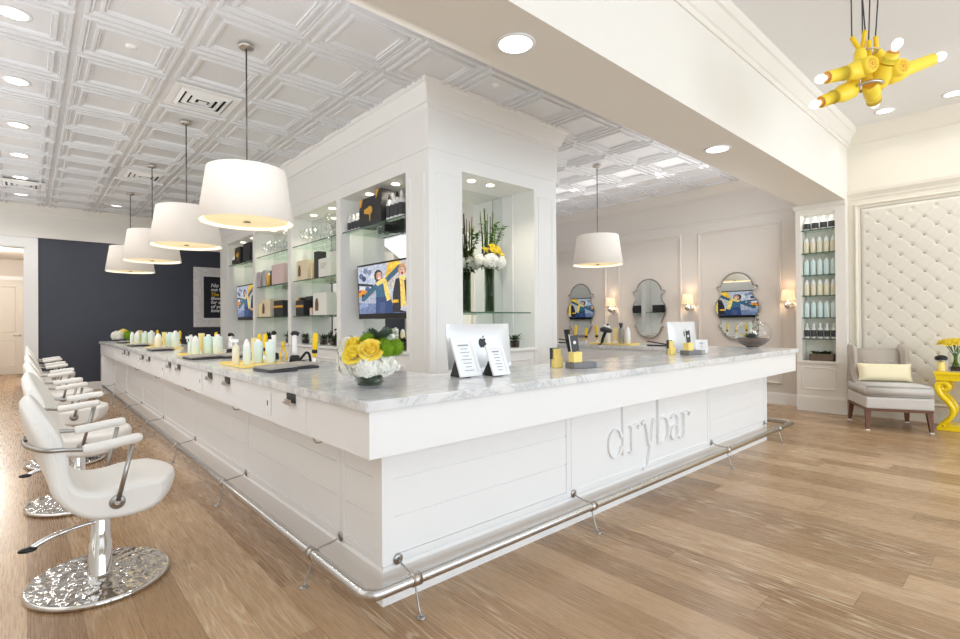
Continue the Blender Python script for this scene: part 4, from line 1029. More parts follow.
# third
B(1.30, 7.86, 'white pointed bottle at the front left of the third yellow tray', 'cone', h=.20, r=.042, body='cream')
B(1.40, 8.02, 'slim vanilla tube on the third yellow tray', 'tube', h=.21, r=.03, body='vanilla')
B(1.44, 7.90, 'mint shampoo bottle on the third yellow tray', 'cyl', h=.21, r=.05, body='mint')
B(1.488, 7.80, 'pale mint shampoo bottle at the right of the third yellow tray', 'cyl', h=.23, r=.05, body='palemint')
# farthest
B(1.268, 9.82, 'thin white bottle at the left end of the farthest yellow tray', 'cone', h=.20, r=.034, body='palemint')
B(1.31, 9.64, 'pale mint pointed bottle on the farthest yellow tray', 'cone', h=.21, r=.042, body='palemint')
B(1.362, 9.76, 'slim vanilla tube on the farthest yellow tray', 'tube', h=.22, r=.032, body='vanilla')
B(1.405, 9.57, 'mint shampoo bottle on the farthest yellow tray', 'cyl', h=.21, r=.048, body='mint')
B(1.475, 9.46, 'pale mint shampoo bottle at the right of the farthest yellow tray', 'cyl', h=.22, r=.048, body='palemint')
for (x, y, l) in ((1.66, 4.86, 'yellow brush standing alone at the back left of the nearest tray'), (1.56, 4.72, 'yellow brush standing just behind the cream spray bottle of the nearest tray'), (1.56, 4.58, 'yellow brush standing behind the vanilla tube of the nearest tray'),
                  (1.56, 6.12, 'yellow brush standing behind the mint bottles of the second tray'), (1.60, 8.1, 'yellow brush standing behind the third tray'), (1.58, 9.62, 'yellow brush standing at the right of the farthest tray')):
    brush((x, y, TOP), l, h=.235)
brush((1.72, 3.93, TOP), 'tall yellow brush with white tip standing right of the white dryer', tilt=R(4), rz=R(40), h=.25)
white_dryer((1.68, 4.22, TOP), 'white upright hair dryer with black head behind the nearest folders', R(-20))
white_dryer((1.68, 4.70, TOP), 'white upright hair dryer with black head behind the nearest yellow tray', R(60))
white_dryer((1.68, 6.02, TOP), 'white upright hair dryer with black head behind the second yellow tray', R(30), .85)
white_dryer((1.70, 7.95, TOP), 'white upright hair dryer behind the third yellow tray', R(30), .8)
white_dryer((1.70, 9.72, TOP), 'white upright hair dryer behind the farthest yellow tray', R(30), .78)
clip_pair((1.66, 4.42, TOP), 'pair of yellow hair clips standing beside the white dryer', R(-40))
iron((1.70, 4.06, TOP), 'small black looped styling iron beside the tall yellow brush', R(-30))
pad((1.28, 3.56, TOP), R(3), 'grey menu folder in front of the nearest yellow tray', w=.20, d=.28)
pad((1.50, 3.68, TOP), R(6), 'grey menu folder lying behind the front one, left of the yellow brush', w=.17, d=.27)
pad((1.22, 5.30, TOP), R(2), 'grey menu folder in front of the second yellow tray')
pad((1.46, 5.28, TOP), R(5), 'grey menu folder beside the second tray, reaching toward the nearest brushes', w=.19, d=.30)
pad((1.24, 7.36, TOP), R(2), 'grey menu folder in front of the third yellow tray')
pad((1.25, 9.10, TOP), R(2), 'grey menu folder in front of the farthest yellow tray')
pad((1.30, 10.75, TOP), R(2), 'grey menu folder in front of the small white flower bunch')

# flowers ------------------------------------------------------------------------
def blossom_ball(mb, c, r, n, mi=0, pet=.02):
    for k in range(n):
        z = 1 - 2 * (k + .5) / n; a = k * 2.39996; q = math.sqrt(max(0, 1 - z * z))
        d = Vector((q * math.cos(a), q * math.sin(a), z))
        if d.z < -.75: continue
        p = Vector(c) + d * r * random.uniform(.9, 1.05)
        s = pet * random.uniform(.75, 1.2); t1 = d.orthogonal().normalized(); t2 = d.cross(t1); ro = random.random() * 6
        for j in range(4):
            aa = ro + j * PI / 2; e = t1 * math.cos(aa) + t2 * math.sin(aa); g = t1 * -math.sin(aa) + t2 * math.cos(aa)
            mb.add([p, p + e * s * .6 + g * s * .5 + d * s * .25, p + e * s * 1.15 + d * s * .1, p + e * s * .6 - g * s * .5 + d * s * .25], [(0, 1, 2, 3)], mi, True)
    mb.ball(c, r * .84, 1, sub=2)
def hydrangea(parent, c, r, mt='petal_w', n=90):
    m = MB(); blossom_ball(m, c, r, int(n * 1.3), 0, r * .27); return m.build('hydrangea_head', [M[mt], M['petal_core']], parent)
def rose(parent, c, r, mt='petal_y', tilt=(0, 0, 1)):
    T = aim(c, Vector(c) + Vector(tilt))[0]; m = MB()
    for ring, (k, rad, op, hh) in enumerate(((3, .25, .05, .95), (4, .45, .15, .9), (5, .68, .35, .72), (6, .9, .7, .5))):
        for j in range(k):
            a0 = 2 * PI * j / k + ring * .6; w = 2 * PI / k * .72; v = []; f = []
            for iy in range(5):
                for ix in range(5):
                    u = -1 + ix * .5; t_ = iy / 4
                    rr = r * rad * (.5 + .5 * t_) + r * op * t_ * t_ * .5; a = a0 + u * w * (.6 + .4 * t_)
                    z = r * (-.45 + hh * 1.1 * t_ - .25 * u * u * t_ - (op * .35 * t_ ** 3))
                    v.append((rr * math.cos(a), rr * math.sin(a), z))
            for iy in range(4):
                for ix in range(4): q = iy * 5 + ix; f.append((q, q + 1, q + 6, q + 5))
            m.add(v, f, 0, True, T)
    m.ball((0, 0, -.1 * r), r * .5, 0, sub=2, sz=.8, T=T); return m.build('rose', M[mt], parent)
def fuzzy(parent, c, r, mt='moss'):
    m = MB(); m.ball(c, r * .86, 0, sub=3, jit=.06)
    for k in range(260):
        z = 1 - 2 * (k + .5) / 260; a = k * 2.39996; q = math.sqrt(1 - z * z); d = Vector((q * math.cos(a), q * math.sin(a), z))
        p = Vector(c) + d * r * .82; t1 = d.orthogonal().normalized() * r * .07; t2 = d.cross(t1).normalized() * r * .07; e = p + d * r * random.uniform(.18, .3) + Vector((random.uniform(-1, 1), random.uniform(-1, 1), random.uniform(-1, 1))) * r * .08
        m.add([p + t1, p - t1 * .5 + t2, p - t1 * .5 - t2, e], [(0, 1, 3), (1, 2, 3), (2, 0, 3)])
    return m.build('green_bloom', M[mt], parent)
def leaf_blade(mb, base, direc, L, w, droop=.3, mi=0):
    b = Vector(base); d = Vector(direc).normalized(); s = d.cross(Vector((0, 0, 1)))
    s = (s if s.length > .05 else Vector((1, 0, 0))).normalized(); v = []; f = []; n = 6
    for i in range(n + 1):
        t = i / n; p = b + d * L * t - Vector((0, 0, 1)) * droop * L * t * t; ww = w * math.sin(PI * min(1, .12 + .88 * t)) * (1 if i < n else 0.02)
        v += [p - s * ww, p + Vector((0, 0, -.12 * w)), p + s * ww]
    for i in range(n): q = i * 3; f += [(q, q + 1, q + 4, q + 3), (q + 1, q + 2, q + 5, q + 4)]
    mb.add(v, f, mi, True)
fl = thing('flower_arrangement', 'round arrangement of white hydrangeas, yellow roses and green blooms on the bar corner', 'flowers', (1.31, 2.315, TOP), YAW)
m = MB(); m.lathe([(.062, 0), (.072, .004), (.077, .03), (.074, .065), (.070, .065), (.072, .03), (.066, .008), (.001, .008)], 32, cap=False); m.build('glass_vase', M['glass'], fl)
m = MB()
for k in range(26):
    a = k * 2.4; leaf_blade(m, (.05 * math.cos(a), .05 * math.sin(a), .012 + .04 * random.random()), (-math.sin(a), math.cos(a), .4), .06, .018, .2)
m.lathe([(.001, .009), (.06, .010), (.066, .05), (.05, .09), (.001, .10)], 20, cap=False); m.build('leaf_lining', M['darkleaf'], fl)
for c, r in (((.0, -.075, .115), .068), ((-.085, -.02, .125), .07), ((-.10, .03, .19), .066), ((.075, -.04, .115), .062), ((.04, .06, .13), .07), ((-.04, .07, .15), .07), ((-.03, -.03, .13), .075)): hydrangea(fl, c, r)
for c, r, tl_ in (((-.06, -.11, .18), .050, (-.2, -.75, .6)), ((.03, -.115, .20), .052, (.1, -.8, .55)), ((-.075, -.05, .225), .046, (-.4, -.5, .75))): rose(fl, c, r, 'petal_yl' if r == .052 else 'petal_y', tl_)
for c, r in (((-.0, -.035, .235), .042), ((.095, -.065, .195), .047), ((.135, -.015, .20), .045), ((.07, -.02, .21), .044)): fuzzy(fl, c, r)
m = MB()
for k in range(34):
    z = random.uniform(.1, 1); a = k * 2.39996; q = math.sqrt(1 - z * z); leaf_blade(m, (.05 + .03 * math.cos(a), .03 + .03 * math.sin(a), .245), (q * math.cos(a), q * math.sin(a), z), .078, .019, .15)
m.ball((.045, .035, .225), .04); m.build('succulent', M['succulent'], fl)
for c in ((.13, -.07, .125), (.14, -.01, .10), (.105, .02, .255)):
    m = MB(); blossom_ball(m, c, .017, 14, 0, .012); m.build('small_white_bloom', [M['petal_w'], M['petal_core']], fl)

f2 = thing('flower_bunch', 'small bunch of white, yellow and green flowers at the far end of the bar', 'flowers', (1.33, 11.25, TOP), YAW)
m = MB(); m.lathe([(.06, 0), (.07, .005), (.07, .06), (.06, .07)], 20); m.build('glass_vase', M['glass'], f2)
for c, r in (((-.13, -.02, .12), .085), ((-.05, -.05, .13), .08)): hydrangea(f2, c, r, n=50)
hydrangea(f2, (-.03, .02, .165), .075, 'petal_yl', 50); fuzzy(f2, (.08, 0, .13), .085); fuzzy(f2, (.12, .03, .1), .06)

# niche vase with tall flowers
nv = thing('tall_flower_vase', 'tall vase of yellow roses, white hydrangea and bare stems in the front niche', 'flowers', (3.99, 4.29, 1.4385))
m = MB(); m.lathe([(.05, 0), (.058, .004), (.058, .50), (.055, .50), (.055, .01), (.001, .01)], 28, cap=False); m.build('glass_vase', M['water'], nv)
m = MB()
for k in range(14):
    a = k * 2.39996; rr = .044 * math.sqrt((k + .5) / 14); m.tube([(rr * math.cos(a), rr * math.sin(a), .012), (rr * math.cos(a + .4), rr * math.sin(a + .4), .5)], .0095, 7)
m.build('green_stems', M['darkleaf'], nv)
for c, r in (((-.05, -.08, .585), .085), ((.085, -.07, .575), .085), ((.02, .05, .60), .08), ((.15, -.02, .59), .06), ((-.10, .02, .60), .07)): hydrangea(nv, c, r, n=70)
for c in ((-.03, -.09, .71), (.06, -.10, .70), (.0, -.06, .76), (.12, -.06, .68), (.09, -.03, .75), (-.07, -.02, .72)): rose(nv, c, .045, 'petal_y', (random.uniform(-.3, .3), -.6, .7))
m = MB()
for k, (x, lean, h) in enumerate(((-.06, -.06, 1.16), (-.03, -.03, 1.2), (-.01, 0, 1.14), (.0, -.05, 1.2), (.03, .01, 1.12), (.05, .03, 1.18), (-.045, -.075, 1.1))):
    m.tube([(x, .02 + .01 * k, .5), (x + lean * .5, .02, .85), (x + lean, .02, h)], [.008, .0075, .004], 7)
m.build('bare_stem', M['stem'], nv)
m = MB()
for sx, dx, n0_, z0_ in ((.06, .17, 34, .70), (-.03, -.05, 24, .72), (.07, .04, 22, .70), (.0, .10, 22, .72)):
    for k in range(n0_):
        t_ = k / n0_; p = (sx + dx * t_ + random.uniform(-.015, .015), random.uniform(-.02, .02), z0_ + .33 * t_); a = random.random() * 6.28
        leaf_blade(m, p, (math.cos(a), math.sin(a), random.uniform(.2, 1.1)), random.uniform(.045, .075), .024, .4)
    m.tube([(sx * .5, 0, .5), (sx, 0, z0_), (sx + dx, 0, z0_ + .34)], .005, 6)
m.build('leafy_branch', M['leaf'], nv)
m = MB()
for k in range(26):
    a = k * 2.39996; leaf_blade(m, (.03 * math.cos(a), .03 * math.sin(a), .53 + .006 * k), (math.cos(a), math.sin(a), .15), .12, .03, .5)
m.build('collar_leaf', M['darkleaf'], nv)

def potted(loc, label, s=1.0):
    t = thing('potted_succulent', label, 'potted plant', loc, random.random() * 6, 'small potted succulents on the unit ledge')
    m = MB(); m.lathe([(.05 * s, 0), (.056 * s, .005), (.060 * s, .095 * s), (.055 * s, .095 * s), (.052 * s, .075 * s), (.001, .075 * s)], 20, cap=False); m.build('pot', M['glass'], t)
    m = MB(); m.lathe([(.047 * s, .004), (.053 * s, .03 * s), (.054 * s, .072 * s), (.001, .078 * s)], 18, cap=False); m.build('soil', M['soil'], t)
    m = MB()
    for k in range(30):
        z = random.uniform(.15, 1); a = k * 2.39996; q = math.sqrt(1 - z * z); leaf_blade(m, (.015 * math.cos(a) * s, .015 * math.sin(a) * s, .08 * s), (q * math.cos(a), q * math.sin(a), z), random.uniform(.07, .13) * s, .011 * s, .1)
    m.build('leaves', M['darkleaf'], t); return t
LZ = ZB + .031
for y, l in ((4.62, 'bay nearest the camera'), (6.28, 'second bay, right one of a pair'), (6.60, 'second bay, left one of a pair'), (7.20, 'second bay, by its left post'), (7.82, 'third bay from the camera, at its right'), (8.72, 'third bay from the camera, at its left')):
    potted((3.03, y, LZ), 'small potted succulent on the ledge of the ' + l)
potted((4.225, 4.12, LZ), 'small potted succulent on the front niche ledge right of the computer', 1.05)

# boxes, bottles and glasses on the unit shelves -----------------------------------
def carton(loc, w, d, h, mt, label, art=None, rz=0, group='cartons on the glass shelves'):
    """front of the carton faces -x"""
    t = thing('product_box', label, 'box', loc, rz, group)
    m = MB(); m.box(-d / 2, d / 2, -w / 2, w / 2, 0, h * (.985), bev=.003); m.build('carton', M[mt], t)
    m = MB(); m.box(-d / 2 + .002, d / 2 - .002, -w / 2 + .002, w / 2 - .002, h * .986, h); m.build('lid', M[mt], t)
    x = -d / 2 - .0012
    Tb = Matrix(((0, 0, -1, x), (-1, 0, 0, 0), (0, 1, 0, 0), (0, 0, 0, 1)))
    m = MB()
    if art == 'band': m.box(-w / 2 + .0, w / 2, h * .55, h * .68, 0, .001, T=Tb); m.build('yellow_band', M['gold'], t)
    if art == 'corner': m.prism([(-w / 2, h), (-w / 2 + .07, h), (-w / 2, h - .1)], 0, .001, 0, Tb); m.build('yellow_corner', M['gold'], t)
    if art == 'dryer':
        m.prism([(w * .10 + .05 * math.cos(a) * 1.15, h * .52 + .05 * math.sin(a)) for a in [k * PI / 8 for k in range(16)]], 0, .001, 0, Tb)
        m.prism([(w * .1, h * .52 + .045), (-w * .25, h * .52 + .022), (-w * .25, h * .52 - .022), (w * .1, h * .52 - .045)], 0, .0011, 0, Tb)
        m.prism([(w * .06, h * .45), (w * .15, h * .45), (w * .125, h * .14), (w * .085, h * .14)], 0, .001, 0, Tb)
        m.prism([(-w / 2, h), (-w / 2 + .06, h), (-w / 2 + .02, h - .09), (-w / 2, h - .09)], 0, .001, 0, Tb)
        m.build('gold_dryer_print', M['gold'], t)
    if art == 'photo':
        m.prism([(-w * .34, h * .2), (-w * .1, h * .2), (-w * .08, h * .5), (-w * .14, h * .75), (-w * .26, h * .78), (-w * .34, h * .55)], 0, .001, 0, Tb); m.build('picture_print', M['walnut'], t)
    if art == 'lines':
        for k in range(4): m.box(-w * .3, w * .2 - .02 * k, h * (.7 - .08 * k), h * (.72 - .08 * k), 0, .001, T=Tb)
        m.build('printed_lines', M['midgrey'], t)
    return t
SX = 3.0
s1, s2, s3 = 2.4515, 1.9465, 1.4365
gk = 'black-labelled clear bottles on the nearest bay shelf'
for k, y in enumerate((5.76, 5.67, 5.58, 5.49)):
    bottle((SX, y, s1), 'short black-labelled bottle left of the gold dryer print box, %s' % ('farthest from it', 'third from it', 'second from it', 'nearest it')[k], 'clear', gk, h=.21, r=.034)
carton((SX + .06, 5.42, s1), .07, .2, .31, 'boxblack', 'narrow black box with yellow corner left of the gold dryer box', 'corner')
carton((SX, 5.19, s1), .36, .14, .32, 'boxblack', 'large black box with a gold hair dryer print on the nearest bay top shelf', 'dryer')
carton((SX + .02, 4.945, s1), .11, .2, .37, 'boxblack', 'tall dark box with yellow side right of the gold dryer box', 'corner')
for k, y in enumerate((4.845, 4.765, 4.685, 4.60)):
    bottle((SX, y, s1), 'tall black-labelled bottle right of the gold dryer print box, %s' % ('nearest it', 'second from it', 'third from it', 'at the shelf end')[k], 'clear', gk, h=.30, r=.036, cap='cap' if k % 2 else 'black')
gw = 'stemmed glasses on the top shelves'
def wineglass(loc, label, h=.22, r=.036):
    t = thing('stemmed_glass', label, 'glass', loc, 0, gw)
    m = MB(); m.lathe([(r * .95, 0), (r * .9, .004), (.006, .012), (.0045, .02), (.0045, h * .42), (.012, h * .46)], 20); m.build('stem', M['glass'], t)
    m = MB(); m.lathe([(.012, h * .46), (r * .85, h * .58), (r, h * .74), (r * .86, h), (r * .82, h), (r * .95, h * .74), (r * .8, h * .59), (.001, h * .48)], 24, cap=False); m.build('bowl', M['glass'], t)
for y0, y1, bay in ((5.98, 7.36, 'second'), (7.58, 8.94, 'third')):
    for row, x in enumerate((2.99, 3.10)):
        for k in range(9):
            y = y0 + .08 + (y1 - y0 - .16) * (k + (.5 if row else 0)) / 8.5
            if any(abs(y - q) < .1 for q in (6.465, 8.025)): continue
            wineglass((x, y, s1), 'clear stemmed glass in the packed %s row, top shelf of the %s bay' % (('front', 'back')[row], bay))
for y, bay in ((6.42, 'second'), (7.98, 'third')):
    t = thing('glass_decanter', 'clear round glass decanter among the glasses on the %s bay top shelf' % bay, 'decanter', (3.045, y + .045, s1))
    m = MB(); m.lathe([(.05, 0), (.055, .005), (.058, .1), (.05, .16), (.02, .2), (.018, .26), (.024, .28)], 22, cap=False); m.build('flask', M['glass'], t)
    m = MB(); m.ball((0, 0, .325), .045, sub=3); m.build('stopper', M['glass'], t)
# second bay (6..7.4)
carton((SX, 7.08, s2), .36, .15, .28, 'boxcream', 'large cream box with a small picture on the middle shelf of the second bay', 'photo')
carton((SX, 6.83, s2), .06, .08, .22, 'boxcream', 'slim cream box right of the large cream box on the middle shelf')
bottle((SX, 6.75, s2), 'small dark-capped bottle between slim cream box and black brush box', 'cyl', 'loose bottles on the unit shelves', h=.20, r=.03, body='gold', cap='black')
carton((SX, 6.63, s2), .13, .12, .36, 'boxblack', 'tall black box on the middle shelf of the second bay', None)
carton((SX, 6.34, s2), .36, .15, .24, 'boxwhite', 'pale box at the right end of the second bay middle shelf', 'lines')
carton((SX + .06, 7.34, s3), .13, .12, .27, 'boxblack', 'tall black box at the left of the second bay lower shelf', 'corner')
carton((SX + .07, 7.10, s3), .22, .08, .28, 'boxblack', 'upright black box behind the yellow-banded box in the second bay')
carton((SX - .04, 7.10, s3), .27, .12, .22, 'boxblack', 'black box with a yellow band, at the front of the second bay lower shelf', 'band')
carton((SX + .06, 6.82, s3), .12, .12, .27, 'boxblack', 'tall black box just left of the white picture box on the lower shelf')
bottle((SX - .06, 6.78, s3), 'small orange bottle in front of the tall black boxes on the lower shelf', 'cyl', 'loose bottles on the unit shelves', h=.11, r=.025, body='boxpink', cap='gold')
carton((SX, 6.50, s3), .42, .14, .30, 'boxwhite', 'white box with a picture at the right of the second bay lower shelf', 'photo')
# third bay
carton((SX, 8.90, s2), .32 * .5, .14, .25, 'boxlilac', 'lilac grey box at the left of the third bay middle shelf', 'lines')
carton((SX + .02, 8.73, s2), .14, .12, .27, 'boxlilac', 'taller lilac box beside the first one on the third bay middle shelf')
bottle((SX, 8.58, s2), 'amber bottle with white cap beside the lilac boxes', 'cyl', 'loose bottles on the unit shelves', h=.21, r=.045, body='gold')
bottle((SX, 8.40, s2), 'black bottle left of the pink box on the middle shelf', 'cyl', 'loose bottles on the unit shelves', h=.27, r=.05, body='black', cap='black')
carton((SX, 8.02, s2), .5, .15, .31, 'boxpink', 'large pink box at the right of the third bay middle shelf')
carton((SX, 8.90, s3), .12, .1, .22, 'vanilla', 'slim vanilla box at the left of the third bay lower shelf')
carton((SX, 8.56, s3), .42, .15, .29, 'boxcream', 'large cream box with a picture on the third bay lower shelf', 'photo')
carton((SX, 7.98, s3), .38, .16, .25, 'boxblack', 'black box with a yellow band at the right of the third bay lower shelf', 'band')
bottle((SX - .03, 8.27, s3), 'small silver jar beside the black banded box in the third bay', 'cyl', 'loose bottles on the unit shelves', h=.13, r=.045, body='ltgrey', cap='black')
# farthest bay
carton((SX, 10.05, s1), .34, .14, .30, 'boxblack', 'black box with a gold dryer print on the top shelf of the farthest bay', 'dryer')
carton((SX + .02, 9.60, s1), .36, .14, .33, 'boxblack', 'plain tall black box at the right of the farthest bay top shelf')
for k, y in enumerate((10.5, 10.40, 10.31)):
    bottle((SX, y, s1), 'black-labelled bottle %s on the farthest bay top shelf' % ('at the left end', 'in the middle of three', 'nearest the gold dryer box')[k], 'clear', 'black-labelled clear bottles on the farthest bay shelf', h=.19, r=.036)
# right-hand side of the unit, seen only in the wall mirror
for k, y in enumerate((6.7, 7.1, 7.75, 8.2)):
    carton((4.65, y, 1.5615), .3, .14, .2, 'boxblack', 'black box on the far side seen in the middle mirror, %s from the beam' % ('first', 'second', 'third', 'fourth')[k], None, PI, 'black boxes on the far side of the unit')

# column niche -----------------------------------------------------------------------
NX = CX + .11
gcol = 'bottles in the display column niche'
ord5 = ('left end', 'second from left', 'centre', 'second from right', 'right end')
for k in range(4): bottle((NX, 2.345 - .103 * k, CS[0] + .0015), 'black-labelled glass jar on the top shelf of the display column, %s' % ('left end', 'second from left', 'second from right', 'right end')[k], 'clear', gcol, h=.19, r=.043)
rows = [(1, 'cone', 'cream', 'cream bottle on the second shelf from the top'), (2, 'cyl', 'aqua', 'aqua bottle on the third shelf from the top'), (3, 'cone', 'cream', 'cream bottle on the fourth shelf from the top'), (4, 'cyl', 'aqua', 'aqua bottle on the fifth shelf from the top'), (5, 'clear', 'aqua', 'clear black-labelled bottle on the lowest shelf')]
for si, kind, body, lab in rows:
    for k in range(5): bottle((NX, 2.355 - .083 * k, CS[si] + .0015), lab + ' of the display column, ' + ord5[k], kind, gcol, h=.235 if si < 5 else .22, r=.033, body=body)
t = thing('succulent_planter', 'rustic wooden box of dark succulents in the bottom of the display column niche', 'planter', (NX - .01, 2.17, nz0 + .0015))
m = MB(); m.box(-.06, .06, -.15, .15, 0, .1, bev=.004); m.build('wooden_box', M['bark'], t)
m = MB()
for k in range(60):
    y = random.uniform(-.115, .115); a = random.random() * 6.28; leaf_blade(m, (random.uniform(-.03, .03), y, .10), (math.cos(a) * .7, math.sin(a), .8), random.uniform(.05, .10), .014, .2)
m.build('leaves', M['darkleaf'], t)

# front counter ------------------------------------------------------------------------
def computer(loc, rz, label, w=.506, h=.285):
    t = thing('desktop_computer', label, 'computer', loc, rz, 'desktop computers on the front counter')
    tl_ = R(-6); T0 = TR((0, 0, .030), rx=tl_)
    bm_ = MB()      # bowed aluminium back facing -y
    v = []; f = []; nx, nz = 16, 10
    for j in range(nz + 1):
        for i in range(nx + 1):
            u = i / nx * 2 - 1; q = j / nz; bulge = .03 * (1 - u ** 4) * (1 - (2 * q - 1) ** 4)
            v.append((u * w / 2, -.008 - bulge, q * h))
    for j in range(nz):
        for i in range(nx): k = j * (nx + 1) + i; f.append((k, k + 1, k + nx + 2, k + nx + 1))
    bm_.add(v, f, 0, True, T0); bm_.box(-w / 2, w / 2, -.0085, .004, 0, h, T=T0, bev=.002); bd = bm_.build('back_housing', M['silver'], t)
    m = MB(); m.box(-w / 2 + .012, w / 2 - .012, .0045, .006, .075, h - .012, T=T0); m.build('display', M['black'], t)
    m = MB()
    m.box(-.085, .085, .012, .016, .006, .14, bev=.0015); m.box(-.09, .09, -.06, .09, 0.0, .006, bev=.002); m.build('stand', M['silver'], t)
    # bitten-apple emblem
    m = MB(); T = T0 @ Matrix.Translation((0, -.0392, h * .56)) @ Euler((PI / 2, 0, 0)).to_matrix().to_4x4(); s = .036
    outl = spline([(0, .62, 0), (.35, .78, 0), (.72, .62, 0), (.62, .40, 0), (.60, .12, 0), (.84, -.12, 0), (.66, -.6, 0), (.36, -.9, 0), (0, -.78, 0), (-.36, -.9, 0), (-.72, -.5, 0), (-.84, .05, 0), (-.72, .58, 0), (-.36, .78, 0), (0, .62, 0)], 4)[:-1]
    m.prism([(p.x * s, p.y * s) for p in outl], 0, .0012, 0, T)
    m.prism([(p.x * s, p.y * s) for p in spline([(.02, .82, 0), (.08, 1.08, 0), (.34, 1.28, 0), (.30, 1.0, 0), (.02, .82, 0)], 4)[:-1]], 0, .0012, 0, T)
    m.build('bitten_apple_emblem', M['black'], bd); return t
computer((2.20, 2.455, TOP), R(-5.5), 'large silver desktop computer seen from behind, near the bar corner')
computer((5.055, 2.50, TOP), R(-5), 'silver desktop computer seen from behind, farther along the front counter', .5)
def photo_frame(loc, rz, w, h, label, lines, tilt=-24, easel='black'):
    t = thing('price_list_display', label, 'frame', loc, rz, 'white menu frames on the front counter')
    T = TR((0, 0, .003), rx=R(tilt)); b = .022
    m = MB()
    m.box(-w / 2, w / 2, -.012, 0, 0, b, T=T); m.box(-w / 2, w / 2, -.012, 0, h - b, h, T=T); m.box(-w / 2, -w / 2 + b, -.012, 0, b, h - b, T=T); m.box(w / 2 - b, w / 2, -.012, 0, b, h - b, T=T)
    m.build('frame', M['cap'], t)
    m = MB(); m.box(-w / 2 + b, w / 2 - b, -.007, -.004, b, h - b, T=T); sh = m.build('paper', M['paper'], t)
    m = MB(); iw = w - 2 * b - .03; ih = h - 2 * b
    for k in range(lines):
        z = h - b - ih * (.14 + .78 * k / max(lines - 1, 1)); ln = iw * (.9, .62, .78, .5, .85, .7, .55, .8, .66)[k % 9]; tk = .009 if k == 0 else .004
        m.box(-ln / 2, ln / 2, -.0078, -.0072, z - tk / 2, z + tk / 2, T=T)
    m.build('printed_lines', M['ink'], sh)
    m = MB(); d_ = math.tan(R(-tilt)) * h * .6
    m.prism([(.004, 0.0), (d_ + .075, 0.0), (d_ + .02, h * .46), (d_ + .004, h * .5)], -.03, .03, 0, Matrix(((0, 0, 1, -w * .1), (1, 0, 0, 0.0), (0, 1, 0, 0), (0, 0, 0, 1)))); m.build('easel_back', M['black'], t)
    return t
photo_frame((1.955, 2.27, TOP), R(-2), .162, .248, 'larger white framed price list in front of the first computer, left one', 8)
photo_frame((2.135, 2.195, TOP), R(-2), .135, .195, 'smaller white framed card in front of the first computer, right one', 7)
photo_frame((4.95, 2.26, TOP), R(-60), .11, .14, 'white easel frame turned sideways in front of the second computer', 5)
def card_holder(loc, rz, label):
    t = thing('card_holder', label, 'card holder', loc, rz, 'yellow card holders on the front counter')
    m = MB(); m.box(-.036, .036, -.03, .012, 0, .075, bev=.002); m.build('yellow_pocket', M['tray'], t)
    m = MB(); m.box(-.030, .034, -.010, .010, .0755, .132, T=TR((0, 0, 0))); m.build('yellow_cards', M['tray'], t)
    m = MB(); m.box(-.04, .04, .0125, .018, 0, .14); m.build('grey_back', M['midgrey'], t)
    m = MB(); m.box(-.048, -.0365, -.006, .012, .062, .14); m.build('dark_side', M['dkgrey'], t); return t
card_holder((2.80, 2.32, TOP), R(-12), 'yellow card holder standing left of the grey-topped sample display')
card_holder((4.60, 2.40, TOP), R(-10), 'yellow card holder beside the second computer')
def sample_stand(loc, rz, label):
    t = thing('sample_display', label, 'display stand', loc, rz, 'sample displays on the front counter')
    m = MB(); m.box(-.10, .10, -.05, .05, 0, .042, bev=.002); m.build('dark_base', M['midgrey'], t)
    m = MB(); m.box(.1005, .155, -.048, .045, 0, .040); m.build('pale_end', M['ltgrey'], t)
    m = MB(); m.box(-.095, -.02, -.04, .02, .0425, .115, bev=.003); m.build('yellow_pocket', M['tray'], t)
    m = MB(); T = TR((-.058, -.01, .116), ry=R(-10)); m.box(-.034, .034, -.008, .0, 0, .115, T=T, bev=.002); m.build('dark_card', M['dkgrey'], t)
    m = MB(); m.box(-.036, -.0345, -.009, .001, .0, .13, T=T); m.build('white_edge', M['cap'], t)
    m = MB(); m.ball((0, -.0085, .065), .013, sy=.1, T=T); m.build('white_badge', M['cap'], t)
    return t
a_ = sample_stand((2.90, 2.18, TOP), R(-14), 'grey sample display with yellow pocket and dark card, middle of the front counter')
m = MB(); m.tube([(-.05, .035, .0425), (-.085, .035, .18), (-.095, .035, .27)], [.016, .02, .03], 12, flat=(1, .6)); m.build('black_tool', M['black'], a_)
sample_stand((4.74, 2.27, TOP), R(-8), 'grey sample display with yellow pocket in front of the second computer')
# glass bowl terrarium
gb_ = thing('glass_terrarium', 'round glass bowl with sand, plant and silver ball at the right counter end', 'terrarium', (6.27, 2.27, TOP))
r_ = .20
pf = [(r_ * math.cos(R(a)), .012 + r_ * .82 * (1 + math.sin(R(a)))) for a in range(-70, 51, 10)]
m = MB(); m.lathe([(.001, .001), (.06, 0.002)] + pf, 40, cap=False); m.build('glass_bowl', M['glass'], gb_)
m = MB(); m.lathe([(.001, .012), (.07, .016)] + [(x * .975, z) for x, z in pf if z < .115] + [(.17, .118), (.001, .122)], 36, cap=False); m.build('dark_sand', M['bark'], gb_)
m = MB(); m.ball((.085, .02, .165), .048, sub=3); m.build('silver_ball', M['chrome'], gb_)
m = MB()
for k in range(50):
    z = random.uniform(.1, 1); a = k * 2.39996; q = math.sqrt(1 - z * z); leaf_blade(m, (-.05 + .03 * math.cos(a), .0 + .03 * math.sin(a), .125), (q * math.cos(a), q * math.sin(a), z), random.uniform(.05, .1), .014, .2)
m.build('plant', M['succulent'], gb_)
m = MB(); m.tube(spline([(.08, -.03, .122), (.10, -.03, .25), (.07, -.02, .34), (.09, -.02, .40)], 5), .004, 6)
for z in (.2, .27, .33, .38): m.ball((.09, -.03, z), .014, sub=1)
m.build('twig', M['succulent'], gb_)

